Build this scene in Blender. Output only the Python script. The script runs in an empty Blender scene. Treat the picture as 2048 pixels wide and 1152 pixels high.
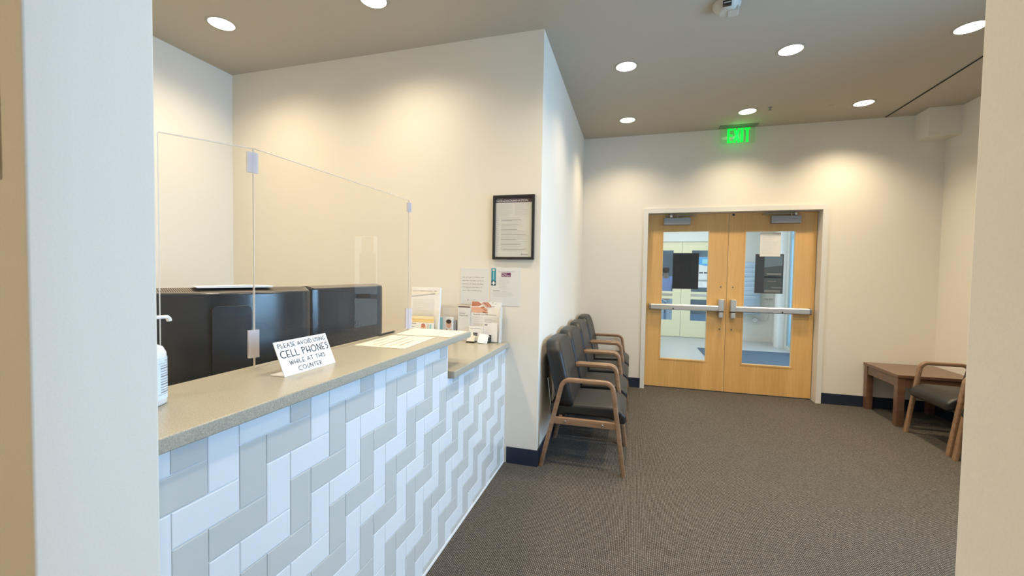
import bpy, bmesh, math, random
from mathutils import Vector, Matrix
random.seed(7)
sc = bpy.context.scene
COL = sc.collection
PI = math.pi

# ------------------------------------------------------------------ materials
def nt(name):
    m = bpy.data.materials.new(name); m.use_nodes = True
    t = m.node_tree; b = t.nodes['Principled BSDF']
    return m, t, b
def N(t, typ, **kw):
    n = t.nodes.new(typ)
    for k, v in kw.items(): setattr(n, k, v)
    return n
def ramp(t, fac, stops):
    r = N(t, 'ShaderNodeValToRGB')
    e = r.color_ramp.elements
    while len(e) < len(stops): e.new(.5)
    for el, (p, c) in zip(e, stops): el.position = p; el.color = (*c, 1)
    t.links.new(fac, r.inputs[0]); return r.outputs[0]
def coords(t, scale=(1, 1, 1), rot=(0, 0, 0)):
    c = N(t, 'ShaderNodeTexCoord'); mp = N(t, 'ShaderNodeMapping')
    mp.inputs['Scale'].default_value = scale; mp.inputs['Rotation'].default_value = rot
    t.links.new(c.outputs['Object'], mp.inputs[0]); return mp.outputs[0]
def plain(name, col, rough=.5, metal=0., spec=.5, bump=0., bscale=200., emit=None, es=0., coat=0., var=0.):
    m, t, b = nt(name)
    b.inputs['Base Color'].default_value = (*col, 1)
    b.inputs['Roughness'].default_value = rough
    b.inputs['Metallic'].default_value = metal
    b.inputs['Specular IOR Level'].default_value = spec
    b.inputs['Coat Weight'].default_value = coat
    co = coords(t)
    n = N(t, 'ShaderNodeTexNoise'); n.inputs['Scale'].default_value = bscale; n.inputs['Detail'].default_value = 3
    t.links.new(co, n.inputs['Vector'])
    v = max(var, .015)
    c1 = tuple(min(1, c * (1 - v)) for c in col); c2 = tuple(min(1, c * (1 + v)) for c in col)
    t.links.new(ramp(t, n.outputs['Fac'], [(.3, c1), (.7, c2)]), b.inputs['Base Color'])
    if bump:
        bp = N(t, 'ShaderNodeBump'); bp.inputs['Strength'].default_value = bump; bp.inputs['Distance'].default_value = .002
        t.links.new(n.outputs['Fac'], bp.inputs['Height']); t.links.new(bp.outputs[0], b.inputs['Normal'])
    if emit:
        b.inputs['Emission Color'].default_value = (*emit, 1); b.inputs['Emission Strength'].default_value = es
    return m
def wood(name, c1, c2, rough=.4, axis='z', scale=8., coat=.2):
    m, t, b = nt(name)
    s = {'x': (.06, 1, 1), 'y': (1, .06, 1), 'z': (1, 1, .06)}[axis]
    co = coords(t, tuple(v * scale for v in s))
    n = N(t, 'ShaderNodeTexNoise'); n.inputs['Scale'].default_value = 3; n.inputs['Detail'].default_value = 6; n.inputs['Distortion'].default_value = .6
    t.links.new(co, n.inputs['Vector'])
    co2 = coords(t, tuple(v * scale * 9 for v in s))
    n2 = N(t, 'ShaderNodeTexNoise'); n2.inputs['Scale'].default_value = 3; n2.inputs['Detail'].default_value = 3
    t.links.new(co2, n2.inputs['Vector'])
    mx = N(t, 'ShaderNodeMix'); mx.data_type = 'FLOAT'; mx.inputs[0].default_value = .35
    t.links.new(n.outputs['Fac'], mx.inputs[2]); t.links.new(n2.outputs['Fac'], mx.inputs[3])
    t.links.new(ramp(t, mx.outputs[0], [(.34, c1), (.66, c2)]), b.inputs['Base Color'])
    b.inputs['Roughness'].default_value = rough; b.inputs['Coat Weight'].default_value = coat; b.inputs['Coat Roughness'].default_value = .25
    return m
def clear(name, tint=(1, 1, 1), refl=1., rough=.0, base=.0):
    m = bpy.data.materials.new(name); m.use_nodes = True; t = m.node_tree
    for n in list(t.nodes): t.nodes.remove(n)
    out = N(t, 'ShaderNodeOutputMaterial'); tr = N(t, 'ShaderNodeBsdfTransparent'); tr.inputs[0].default_value = (*tint, 1)
    gl = N(t, 'ShaderNodeBsdfGlossy'); gl.inputs['Roughness'].default_value = rough
    fr = N(t, 'ShaderNodeFresnel'); fr.inputs[0].default_value = 1.45
    mt = N(t, 'ShaderNodeMath', operation='MULTIPLY_ADD'); mt.inputs[1].default_value = refl; mt.inputs[2].default_value = base
    mx = N(t, 'ShaderNodeMixShader')
    # only the outer faces reflect; leaving the thin sheet again adds nothing
    ge = N(t, 'ShaderNodeNewGeometry'); inv = N(t, 'ShaderNodeMath', operation='SUBTRACT'); inv.inputs[0].default_value = 1
    ml = N(t, 'ShaderNodeMath', operation='MULTIPLY')
    t.links.new(ge.outputs['Backfacing'], inv.inputs[1]); t.links.new(mt.outputs[0], ml.inputs[0]); t.links.new(inv.outputs[0], ml.inputs[1])
    t.links.new(fr.outputs[0], mt.inputs[0]); t.links.new(ml.outputs[0], mx.inputs[0])
    t.links.new(tr.outputs[0], mx.inputs[1]); t.links.new(gl.outputs[0], mx.inputs[2]); t.links.new(mx.outputs[0], out.inputs[0])
    return m
def frosted(name, col, alpha):
    m = bpy.data.materials.new(name); m.use_nodes = True; t = m.node_tree
    for n in list(t.nodes): t.nodes.remove(n)
    out = N(t, 'ShaderNodeOutputMaterial'); tr = N(t, 'ShaderNodeBsdfTransparent')
    p = N(t, 'ShaderNodeBsdfPrincipled'); p.inputs['Base Color'].default_value = (*col, 1); p.inputs['Roughness'].default_value = .15
    mx = N(t, 'ShaderNodeMixShader'); mx.inputs[0].default_value = alpha
    t.links.new(tr.outputs[0], mx.inputs[1]); t.links.new(p.outputs[0], mx.inputs[2]); t.links.new(mx.outputs[0], out.inputs[0])
    return m

M = {}
M['wall'] = plain('wall_paint', (.80, .755, .665), .75, spec=.25, bump=.05, bscale=260, var=.006)
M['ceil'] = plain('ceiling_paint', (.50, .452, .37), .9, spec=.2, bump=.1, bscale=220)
M['trimw'] = plain('frame_paint', (.76, .745, .70), .35)
M['navy'] = plain('navy_vinyl_base', (.018, .026, .05), .35)
M['white'] = plain('white_plastic', (.85, .85, .85), .35)
M['lens'] = plain('lamp_lens', (1, 1, 1), .5, emit=(1, .96, .88), es=3.2)
M['ring'] = plain('lamp_ring', (.42, .38, .30), .35)
M['black'] = plain('black_plastic', (.012, .012, .014), .35)
M['offwhite'] = plain('aged_white_plastic', (.56, .53, .46), .45)
M['dark'] = plain('dark_void', (.01, .009, .008), .9)
M['monitor'] = plain('monitor_shell', (.024, .030, .040), .22)  # bluish window sheen tinted into the shell colour
M['montop'] = plain('monitor_vent_plastic', (.17, .145, .125), .5)
M['screen'] = plain('monitor_screen', (.01, .01, .012), .15)
M['vinyl'] = plain('black_vinyl', (.013, .013, .013), .38, bump=.25, bscale=500)
M['chairwood'] = wood('chair_beech_stain', (.19, .105, .055), (.31, .185, .105), .35, 'x', 10)
M['door'] = wood('maple_veneer', (.62, .36, .115), (.77, .48, .18), .32, 'z', 2.2, .35)
M['table'] = wood('walnut_laminate', (.115, .058, .033), (.20, .105, .060), .35, 'x', 6, .3)
M['alu'] = plain('brushed_aluminium', (.62, .61, .59), .32, metal=.85, bscale=600)
M['closer'] = plain('closer_cover', (.34, .35, .37), .4, metal=.6)
M['steel'] = plain('dull_steel', (.30, .28, .25), .4, metal=.8)
M['skytint_frame'] = plain('window_aluminium', (.38, .62, .80), .35, metal=.2)  # blue sky light tinted into the frame colour
M['paper'] = plain('white_paper', (.83, .83, .82), .7)
M['lam'] = plain('laminated_paper', (.74, .75, .75), .22)
M['ink'] = plain('black_ink', (.015, .015, .018), .6)
M['greyink'] = plain('grey_ink', (.30, .30, .31), .7)
M['paleink'] = plain('pale_ink', (.56, .56, .57), .7)
M['purple'] = plain('purple_ink', (.20, .035, .13), .6)
M['header'] = plain('header_ink', (.10, .06, .085), .5)
M['teal'] = plain('teal_ink', (.05, .28, .36), .6)
M['tealdk'] = plain('dark_teal_ink', (.02, .09, .14), .6)
M['slateink'] = plain('slate_ink', (.055, .07, .065), .5)
M['lteal'] = plain('light_teal_ink', (.30, .65, .72), .6)
M['skin'] = plain('skin_print', (.50, .20, .12), .6)
M['skin2'] = plain('pale_skin_print', (.74, .42, .30), .6)
M['maroon'] = plain('maroon_ink', (.07, .015, .035), .6)
M['yellow'] = plain('yellow_card', (.80, .58, .22), .6)
M['yellow2'] = plain('cream_card', (.85, .76, .50), .6)
M['redink'] = plain('faded_red_ink', (.62, .30, .30), .7)
M['cream'] = plain('cream_sheet', (.84, .81, .71), .4)
M['poster'] = plain('poster_paper', (.70, .71, .69), .35)
M['green'] = plain('exit_green', (.0, .6, .12), .4, emit=(.0, .80, .03), es=1.0)
M['cream_door'] = plain('pale_door_panel', (.76, .72, .50), .45)
M['vwall'] = plain('vestibule_paint', (.72, .73, .70), .6)
M['vfloor'] = plain('vestibule_floor', (.50, .50, .50), .35, bscale=60, var=.05)
M['mat'] = plain('entrance_mat', (.075, .11, .155), .9, bump=.5, bscale=300, var=.3)
M['mailbox'] = plain('mailbox_metal', (.40, .50, .60), .4, metal=.3)
M['mailbox2'] = plain('mailbox_slot', (.60, .68, .75), .4)
M['facade'] = plain('facade_render', (.26, .26, .225), .7, bscale=1.2, var=.35)
M['asphalt'] = plain('asphalt', (.30, .31, .32), .8, bscale=30, var=.15)
M['blkposter'] = plain('black_poster_back', (.016, .018, .021), .3, bscale=4, var=.3)
M['slateposter'] = plain('slate_poster_back', (.045, .052, .062), .3)
M['bluesheet'] = plain('blue_print', (.10, .38, .75), .5)
M['lavender'] = plain('lavender_shirt', (.50, .55, .85), .8)
M['whitecloth'] = plain('white_trousers', (.75, .80, .88), .8)
M['hair'] = plain('brown_hair', (.07, .04, .03), .7)
M['bodyskin'] = plain('body_skin', (.55, .33, .24), .6)
M['label'] = plain('bottle_label', (.70, .80, .88), .4)
M['bottle'] = plain('bottle_plastic', (.82, .84, .84), .25)
M['grout'] = plain('grout', (.74, .78, .80), .7)
M['tilew'] = plain('white_glazed_tile', (.74, .765, .79), .14, bscale=5, var=.01)
M['tileg'] = plain('grey_glazed_tile', (.56, .57, .55), .14, bscale=5, var=.02)
M['glass'] = clear('clear_pane', (.96, .985, .98), 1.0)
M['acrylic'] = clear('clear_acrylic', (.985, .985, .975), .45, .01)
M['acredge'] = frosted('acrylic_edge', (.85, .83, .80), .6)
M['clip'] = frosted('clear_clip', (.80, .78, .84), .38)
M['exitglass'] = clear('exit_panel', (.93, .97, .93), 1.2)
M['exitedge'] = frosted('exit_panel_edge', (.75, .85, .7), .8)
M['exitplate'] = plain('exit_ceiling_plate', (.20, .20, .17), .4)

def counter_mat():
    m, t, b = nt('speckled_solid_surface')
    co = coords(t)
    n = N(t, 'ShaderNodeTexNoise'); n.inputs['Scale'].default_value = 330; n.inputs['Detail'].default_value = 2
    n2 = N(t, 'ShaderNodeTexVoronoi'); n2.inputs['Scale'].default_value = 420
    t.links.new(co, n.inputs['Vector']); t.links.new(co, n2.inputs['Vector'])
    a = ramp(t, n.outputs['Fac'], [(.34, (.33, .312, .255)), (.5, (.40, .378, .305)), (.68, (.48, .455, .37))])
    mx = N(t, 'ShaderNodeMix'); mx.data_type = 'RGBA'
    t.links.new(ramp(t, n2.outputs['Distance'], [(.06, (1, 1, 1)), (.16, (0, 0, 0))]), mx.inputs[0])
    t.links.new(a, mx.inputs[6]); mx.inputs[7].default_value = (.56, .53, .44, 1)
    t.links.new(mx.outputs[2], b.inputs['Base Color'])
    b.inputs['Roughness'].default_value = .28
    return m
M['counter'] = counter_mat()

def carpet_mat():
    m, t, b = nt('ribbed_carpet')
    co = coords(t)
    br = N(t, 'ShaderNodeTexBrick'); br.offset = .5; br.squash = 1
    br.inputs['Scale'].default_value = 1; br.inputs['Brick Width'].default_value = .013; br.inputs['Row Height'].default_value = .0088
    br.inputs['Mortar Size'].default_value = .0019; br.inputs['Mortar Smooth'].default_value = .6; br.inputs['Bias'].default_value = 0
    br.inputs['Color1'].default_value = (.198, .180, .154, 1); br.inputs['Color2'].default_value = (.142, .128, .109, 1); br.inputs['Mortar'].default_value = (.022, .019, .018, 1)
    rot = coords(t, rot=(0, 0, PI / 2))
    t.links.new(rot, br.inputs['Vector'])
    n = N(t, 'ShaderNodeTexNoise'); n.inputs['Scale'].default_value = 90; n.inputs['Detail'].default_value = 4
    t.links.new(co, n.inputs['Vector'])
    mx = N(t, 'ShaderNodeMix'); mx.data_type = 'RGBA'; mx.blend_type = 'MULTIPLY'; mx.inputs[0].default_value = 1
    t.links.new(br.outputs['Color'], mx.inputs[6])
    t.links.new(ramp(t, n.outputs['Fac'], [(.3, (.72, .72, .72)), (.7, (1.2, 1.2, 1.2))]), mx.inputs[7])
    t.links.new(mx.outputs[2], b.inputs['Base Color'])
    b.inputs['Roughness'].default_value = .95; b.inputs['Specular IOR Level'].default_value = .1
    bp = N(t, 'ShaderNodeBump'); bp.inputs['Strength'].default_value = .6; bp.inputs['Distance'].default_value = .003; bp.invert = True
    t.links.new(br.outputs['Fac'], bp.inputs['Height']); t.links.new(bp.outputs[0], b.inputs['Normal'])
    return m
M['carpet'] = carpet_mat()

# ------------------------------------------------------------------ mesh helpers
class MB:
    """collects shapes; build() links them as one mesh object"""
    def __init__(s): s.bm = bmesh.new(); s.mats = []
    def mi(s, m):
        if m not in s.mats: s.mats.append(m)
        return s.mats.index(m)
    def face(s, vs, m=None, smooth=False):
        f = s.bm.faces.new(vs)
        if m: f.material_index = s.mi(m)
        f.smooth = smooth; return f
    def box(s, x0, x1, y0, y1, z0, z1, m=None, T=None):
        P = [(x0, y0, z0), (x1, y0, z0), (x1, y1, z0), (x0, y1, z0), (x0, y0, z1), (x1, y0, z1), (x1, y1, z1), (x0, y1, z1)]
        v = [s.bm.verts.new(T @ Vector(p) if T else p) for p in P]
        for f in ((3, 2, 1, 0), (4, 5, 6, 7), (0, 1, 5, 4), (1, 2, 6, 5), (2, 3, 7, 6), (3, 0, 4, 7)): s.face([v[i] for i in f], m)
        return s
    def prism(s, prof, axis, a0, a1, m=None, smooth=False):
        """extrude a 2D profile along an axis; profile coords fill the other two axes in order"""
        def P(p, a):
            return {'x': (a, p[0], p[1]), 'y': (p[0], a, p[1]), 'z': (p[0], p[1], a)}[axis]
        A = [s.bm.verts.new(P(p, a0)) for p in prof]; B = [s.bm.verts.new(P(p, a1)) for p in prof]
        n = len(prof)
        s.face(A[::-1], m); s.face(B, m)
        for i in range(n): s.face([A[i], A[(i + 1) % n], B[(i + 1) % n], B[i]], m, smooth)
        return s
    def sweep(s, pts, prof, m=None, up=Vector((0, 1, 0)), smooth=True):
        """sweep a closed 2D profile along a polyline; prof = [(side, up)]"""
        pts = [Vector(p) for p in pts]; rings = []
        for i, p in enumerate(pts):
            a = pts[max(0, i - 1)]; b = pts[min(len(pts) - 1, i + 1)]
            t = (b - a).normalized()
            sd = Vector(up).normalized(); nrm = t.cross(sd).normalized(); sd = nrm.cross(t).normalized()
            rings.append([s.bm.verts.new(p + sd * q[0] + nrm * q[1]) for q in prof])
        n = len(prof)
        for r0, r1 in zip(rings, rings[1:]):
            for i in range(n): s.face([r0[i], r0[(i + 1) % n], r1[(i + 1) % n], r1[i]], m, smooth)
        for r_ in (rings[0][::-1], rings[-1]): s.face([s.bm.verts.new(v.co) for v in r_], m)
        return s
    def tube(s, pts, r, m=None, n=10, up=Vector((0, 1, 0))):
        return s.sweep(pts, [(r * math.cos(2 * PI * i / n), r * math.sin(2 * PI * i / n)) for i in range(n)], m, up)
    def lathe(s, prof, m=None, n=40, T=None, cap=True):
        rings = []
        for r, z in prof:
            rings.append([s.bm.verts.new((T @ Vector((r * math.cos(2 * PI * i / n), r * math.sin(2 * PI * i / n), z))) if T else (r * math.cos(2 * PI * i / n), r * math.sin(2 * PI * i / n), z)) for i in range(n)])
        for a, b in zip(rings, rings[1:]):
            for i in range(n): s.face([a[i], a[(i + 1) % n], b[(i + 1) % n], b[i]], m, True)
        if cap:
            for r_ in (rings[0][::-1], rings[-1]): s.face([s.bm.verts.new(v.co) for v in r_], m)
        return s
    def quad(s, P, m=None):
        return s.face([s.bm.verts.new(p) for p in P], m)
    def build(s, name, mat=None, parent=None, loc=(0, 0, 0), bevel=0, seg=2, sub=0, recalc=True):
        if recalc: bmesh.ops.recalc_face_normals(s.bm, faces=s.bm.faces)
        me = bpy.data.meshes.new(name); s.bm.to_mesh(me); s.bm.free()
        if mat is not None and not s.mats: me.materials.append(M[mat])
        for k in s.mats: me.materials.append(M[k])
        o = bpy.data.objects.new(name, me); COL.objects.link(o)
        if parent: o.parent = parent
        o.location = loc
        if bevel:
            b = o.modifiers.new('bevel', 'BEVEL'); b.width = bevel; b.segments = seg; b.limit_method = 'ANGLE'; b.angle_limit = math.radians(35)
            b.harden_normals = False
            for p in me.polygons: p.use_smooth = True
            w = o.modifiers.new('wn', 'WEIGHTED_NORMAL'); w.keep_sharp = True
        if sub:
            q = o.modifiers.new('sub', 'SUBSURF'); q.levels = sub; q.render_levels = sub
            for p in me.polygons: p.use_smooth = True
        return o
def empty(name, loc, rz=0):
    o = bpy.data.objects.new(name, None); COL.objects.link(o); o.location = loc; o.rotation_euler = (0, 0, rz)
    o.empty_display_size = .1
    return o
def tag(o, label=None, cat=None, group=None, kind=None):
    if label: o['label'] = label
    if cat: o['category'] = cat
    if group: o['group'] = group
    if kind: o['kind'] = kind
    return o
def structure(mb, name, mat=None, label=None, **k):
    o = mb.build(name, mat, **k); o['kind'] = 'structure'
    if label: o['label'] = label
    return o
def kids(o): return [c for c in COL.objects if c.parent == o]
def copy_tree(o, parent=None):
    c = o.copy(); COL.objects.link(c); c.parent = parent
    for ch in kids(o): copy_tree(ch, c)
    return c
def rounded(w, h, r, n=5, cx=0, cy=0):
    P = []
    for (sx, sy, a0) in ((1, 1, 0), (-1, 1, 90), (-1, -1, 180), (1, -1, 270)):
        for i in range(n + 1):
            a = math.radians(a0 + 90 * i / n)
            P.append((cx + sx * (w / 2 - r) + r * math.cos(a), cy + sy * (h / 2 - r) + r * math.sin(a)))
    return P

_fc = {}
def glyphs(txt, bold=False):
    """font outline of a text as plain verts/faces, unit cap size"""
    key = (txt, bold)
    if key in _fc: return _fc[key]
    cu = bpy.data.curves.new('tmp_text', 'FONT'); cu.body = txt; cu.size = 1; cu.align_x = 'LEFT'
    cu.resolution_u = 2
    if bold: cu.offset = .022
    o = bpy.data.objects.new('tmp_text', cu); COL.objects.link(o)
    bpy.context.view_layer.update()
    me = bpy.data.meshes.new_from_object(o.evaluated_get(bpy.context.evaluated_depsgraph_get()))
    V = [v.co.copy() for v in me.vertices]; F = [list(p.vertices) for p in me.polygons]
    bpy.data.objects.remove(o); bpy.data.curves.remove(cu); bpy.data.meshes.remove(me)
    x0 = min(v.x for v in V); x1 = max(v.x for v in V)
    _fc[key] = (V, F, x0, x1); return _fc[key]

class Sheet:
    """a printed layer lying on a plane: origin bottom-left, right and up unit vectors"""
    def __init__(s, o, r, u, lift=.0006):
        s.o = Vector(o); s.r = Vector(r).normalized(); s.u = Vector(u).normalized(); s.n = s.r.cross(s.u); s.l = lift; s.mb = MB()
    def P(s, x, y, k=1): return s.o + s.r * x + s.u * y + s.n * s.l * k
    def rect(s, x, y, w, h, m, k=1): s.mb.quad([s.P(x, y, k), s.P(x + w, y, k), s.P(x + w, y + h, k), s.P(x, y + h, k)], m); return s
    def poly(s, pts, m, k=1): s.mb.quad([s.P(a, b, k) for a, b in pts], m); return s
    def disc(s, x, y, rx, ry, m, k=1, n=20): return s.poly([(x + rx * math.cos(2 * PI * i / n), y + ry * math.sin(2 * PI * i / n)) for i in range(n)], m, k)
    def text(s, txt, x, y, w, h, m, k=2, bold=False):
        V, F, x0, x1 = glyphs(txt, bold)
        sx = w / (x1 - x0)
        vs = [s.mb.bm.verts.new(s.P(x + (v.x - x0) * sx, y + v.y * h / .70, k)) for v in V]
        for f in F:
            try: s.mb.face([vs[i] for i in f], m)
            except ValueError: pass
        return s
    def lines(s, x, y0, y1, w, n, th, m, seed=1, k=1):
        rr = random.Random(seed)
        for i in range(n):
            yy = y1 - (y1 - y0) * i / max(1, n - 1)
            s.rect(x, yy, w * rr.uniform(.55, 1), th, m, k)
        return s
    def stroke(s, pts, th, m, k=2):
        for (a, b), (c, d) in zip(pts, pts[1:]):
            dx, dy = c - a, d - b; L = math.hypot(dx, dy) or 1; ex, ey = dx / L * th * .35, dy / L * th * .35; nx, ny = -dy / L * th / 2, dx / L * th / 2
            s.poly([(a - ex + nx, b - ey + ny), (a - ex - nx, b - ey - ny), (c + ex - nx, d + ey - ny), (c + ex + nx, d + ey + ny)], m, k)
        return s
    def build(s, name, parent=None): return s.mb.build(name, None, parent, recalc=False)

# ------------------------------------------------------------------ key dimensions (metres)
H = 3.075          # ceiling
YF = 5.364         # far wall face
YE = 2.90          # reception end wall face
XC = -.633         # wall behind the chairs
XO = -3.4165       # reception left wall
XR = 3.016         # right wall
XJ, YJ0, YJ1, XJR = -.80, .3696, .533, .324     # near opening
XK = -.88          # tiled counter front

# ------------------------------------------------------------------ room shell
m = MB().box(-3.7, 3.25, -3.2, 5.54, -.1, 0); structure(m, 'floor', 'carpet')
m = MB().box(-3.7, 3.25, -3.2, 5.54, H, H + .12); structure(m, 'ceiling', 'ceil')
# far wall with door opening
m = MB()
m.box(XC - .15, .142, YF, 5.54, 0, H); m.box(1.982, XR + .2, YF, 5.54, 0, H); m.box(.142, 1.982, YF, 5.54, 2.147, H)
structure(m, 'wall_far', 'wall')
structure(MB().box(XO - .15, XC, YE, YE + .15, 0, H), 'wall_reception_end', 'wall')
structure(MB().box(XC - .15, XC, YE + .15, YF, 0, H), 'wall_chair_side', 'wall')
structure(MB().box(XO - .15, XO, YJ1, YE, 0, H), 'wall_reception_left', 'wall')
structure(MB().box(XO - .15, XJ, YJ0, YJ1, 0, H), 'wall_near_left', 'wall', bevel=.004)
structure(MB().box(XJR, XR + .2, YJ0, YJ1, 0, H), 'wall_near_right', 'wall', bevel=.004)
# right wall with the daylight window
WY0, WY1, WZ0, WZ1 = .75, 2.95, .75, 2.45
m = MB()
m.box(XR, XR + .2, YJ1, WY0, 0, H); m.box(XR, XR + .2, WY1, YF, 0, H)
m.box(XR, XR + .2, WY0, WY1, 0, WZ0); m.box(XR, XR + .2, WY0, WY1, WZ1, H)
structure(m, 'wall_right', 'wall')
m = MB()
for y in (WY0 - .0, (WY0 + WY1) / 2 - .025, WY1 - .05): m.box(XR + .08, XR + .14, y, y + .05, WZ0, WZ1)
for z in (WZ0, WZ1 - .05): m.box(XR + .08, XR + .14, WY0, WY1, z, z + .05)
structure(m, 'window_1', 'skytint_frame').pass_index = 0
o = MB().box(XR + .105, XR + .111, WY0 + .05, WY1 - .05, WZ0 + .05, WZ1 - .05).build('window_pane', 'glass', bpy.data.objects['window_1'])
# the room the photograph is taken from
structure(MB().box(-2.35, 2.35, -3.15, -3.0, 0, H), 'wall_rear', 'wall')
structure(MB().box(-2.5, -2.35, -3.0, YJ0, 0, H), 'wall_rear_left', 'wall')
structure(MB().box(2.35, 2.5, -3.0, YJ0, 0, H), 'wall_rear_right', 'wall')
# soffit in the far right corner
structure(MB().box(2.755, XR, 5.15, YF, 2.80, H), 'trim_1', 'wall')
# baseboards
bh, bt = .118, .008
structure(MB().box(XC + bt, .107, YF - bt, YF, 0, bh), 'baseboard_far_left', 'navy')
structure(MB().box(2.017, XR - bt, YF - bt, YF, 0, bh), 'baseboard_far_right', 'navy')
structure(MB().box(XC, XC + bt, YE - bt, YF - bt, 0, bh), 'baseboard_chair_side', 'navy')
structure(MB().box(XK + .02, XC, YE - bt, YE, 0, bh), 'baseboard_reception_end', 'navy')
structure(MB().box(XR - bt, XR, YJ1, YF, 0, bh), 'baseboard_right', 'navy')
# door frame: jamb lining and face casing
m = MB()
for x0, x1 in ((.142, .157), (1.967, 1.982)): m.box(x0, x1, YF - .018, 5.55, 0, 2.147)
m.box(.157, 1.967, YF - .018, 5.55, 2.132, 2.147)
m.box(.107, .142, YF - .018, YF, 0, 2.185); m.box(1.982, 2.017, YF - .018, YF, 0, 2.185); m.box(.142, 1.982, YF - .018, YF, 2.147, 2.185)
for x0, x1 in ((.157, .172), (1.952, 1.967)): m.box(x0, x1, 5.535, 5.55, 0, 2.132)
structure(m, 'trim_2', 'trimw', label='cream steel frame around the pair of wooden doors')

# ------------------------------------------------------------------ double doors
def door_leaf(name, x0, x1, gx0, gx1, gz0, gz1, side, label):
    root = empty(name, ((x0 + x1) / 2, 5.475, 0)); tag(root, label, 'door', kind='structure')
    L = root.location
    def B(mb, n, mat, par=root, **k):
        bmesh.ops.translate(mb.bm, verts=mb.bm.verts, vec=-L if par is root else (0, 0, 0)); return mb.build(n, mat, par, **k)
    y0, y1 = 5.475, 5.519
    z0, z1 = .012, 2.128
    m = MB(); X = [x0, gx0, gx1, x1]; Z = [z0, gz0, gz1, z1]
    # one continuous slab with a cut-out
    for y, fl in ((y0, 1), (y1, -1)):
        g = [[m.bm.verts.new((x, y, z)) for z in Z] for x in X]
        for i in range(3):
            for j in range(3):
                if i == 1 and j == 1: continue
                q = [g[i][j], g[i + 1][j], g[i + 1][j + 1], g[i][j + 1]]
                m.face(q if fl > 0 else q[::-1])
        if fl > 0: g0 = g
        else: g1 = g
    ring = [(0, 0), (1, 0), (2, 0), (3, 0), (3, 1), (3, 2), (3, 3), (2, 3), (1, 3), (0, 3), (0, 2), (0, 1)]
    for a, b in zip(ring, ring[1:] + ring[:1]): m.face([g0[a[0]][a[1]], g1[a[0]][a[1]], g1[b[0]][b[1]], g0[b[0]][b[1]]])
    ring = [(1, 1), (2, 1), (2, 2), (1, 2)]
    for a, b in zip(ring, ring[1:] + ring[:1]): m.face([g0[a[0]][a[1]], g0[b[0]][b[1]], g1[b[0]][b[1]], g1[a[0]][a[1]]])
    B(m, 'door_slab', 'door')
    # glazing bead
    m = MB(); w = .012
    for a in ((gx0 - .003, gx0 + w, gz0 - .003, gz1 + .003), (gx1 - w, gx1 + .003, gz0 - .003, gz1 + .003)): m.box(a[0], a[1], y0 - .004, y1 + .004, a[2], a[3])
    for a in ((gz0 - .003, gz0 + w), (gz1 - w, gz1 + .003)): m.box(gx0 + w, gx1 - w, y0 - .004, y1 + .004, a[0], a[1])
    B(m, 'glazing_bead', 'door')
    B(MB().box(gx0 + w, gx1 - w, 5.494, 5.500, gz0 + w, gz1 - w), 'glass_pane', 'glass')
    # push bar
    hx = x1 - .062 if side == 'L' else x0 + .062      # lock side centre
    ex = x0 + .032 if side == 'L' else x1 - .040      # hinge side end
    pb = empty('push_bar', (0, 0, 0)); pb.parent = root
    a, b = sorted((hx, ex)); yf = y0 - .068
    off = lambda mb: bmesh.ops.translate(mb.bm, verts=mb.bm.verts, vec=-L)
    m = MB(); m.prism([(yf + .014, .968), (yf, .976), (yf, 1.026), (yf + .010, 1.038), (y0 - .012, 1.038), (y0 - .012, .968)], 'x', a + .02 if side == 'L' else a, b if side == 'L' else b - .02)
    off(m); m.build('push_bar', 'alu', root, bevel=.003); bpy.data.objects.remove(pb)
    pbo = kids(root)[-1]
    m = MB(); cx = hx
    m.prism(rounded(.066, .066, .012, 4, cx, y0 - .040), 'z', .972, 1.112); off(m); m.build('latch_case', 'alu', pbo, bevel=.004)
    m = MB(); m.prism(rounded(.052, .058, .012, 4, cx, y0 - .038), 'z', .895, .962); off(m); m.build('latch_case', 'alu', pbo, bevel=.004)
    m = MB(); m.prism(rounded(.060, .06, .012, 4, cx, y0 - .038), 'z', .962, .972); off(m); m.build('latch_seam', 'black', pbo)
    m = MB(); m.prism([(yf + .012, .966), (yf - .002, .975), (yf - .002, 1.028), (yf + .012, 1.040), (y0, 1.040), (y0, .966)], 'x', *( (ex, ex + .02) if side == 'L' else (ex - .02, ex))); off(m); m.build('end_cap', 'steel', pbo, bevel=.002)
    dx = x0 + .31 if side == 'L' else x1 - .33
    m = MB(); m.lathe([(.009, 0), (.009, .003)], T=Matrix.Translation((dx, yf + .002, .985)) @ Matrix.Rotation(PI / 2, 4, 'X'), n=16); off(m); m.build('dogging_hole', 'black', pbo)
    # closer with arms
    c0, c1 = (.338, .640) if side == 'L' else (1.492, 1.788)
    m = MB().box(c0, c1, y0 - .062, y0, 1.995, 2.082); off(m); cl = m.build('closer', 'closer', root, bevel=.006)
    ax = c0 + .10 if side == 'L' else c1 - .045
    m = MB(); m.box(c0 + .02 if side == 'L' else c0 - .09, c1 + .055 if side == 'L' else c1 - .02, y0 - .050, y0 - .030, 2.098, 2.106)
    m.box(c0 + .03 if side == 'L' else c0 - .07, c1 + .03 if side == 'L' else c1 - .03, y0 - .030, y0 - .012, 2.108, 2.116)
    m.lathe([(.010, 2.08), (.010, 2.112)], T=Matrix.Translation((c0 + .16 if side == 'L' else c0 + .2, y0 - .04, 0)), n=14)
    off(m); m.build('closer_arm', 'steel', cl, bevel=.001)
    m = MB(); m.lathe([(.016, 2.088), (.018, 2.10), (.018, 2.120), (.012, 2.126)], T=Matrix.Translation((c0 + .085 if side == 'L' else c1 - .05, y0 - .04, 0)), n=18); off(m); m.build('arm_pivot', 'alu', cl)
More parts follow.
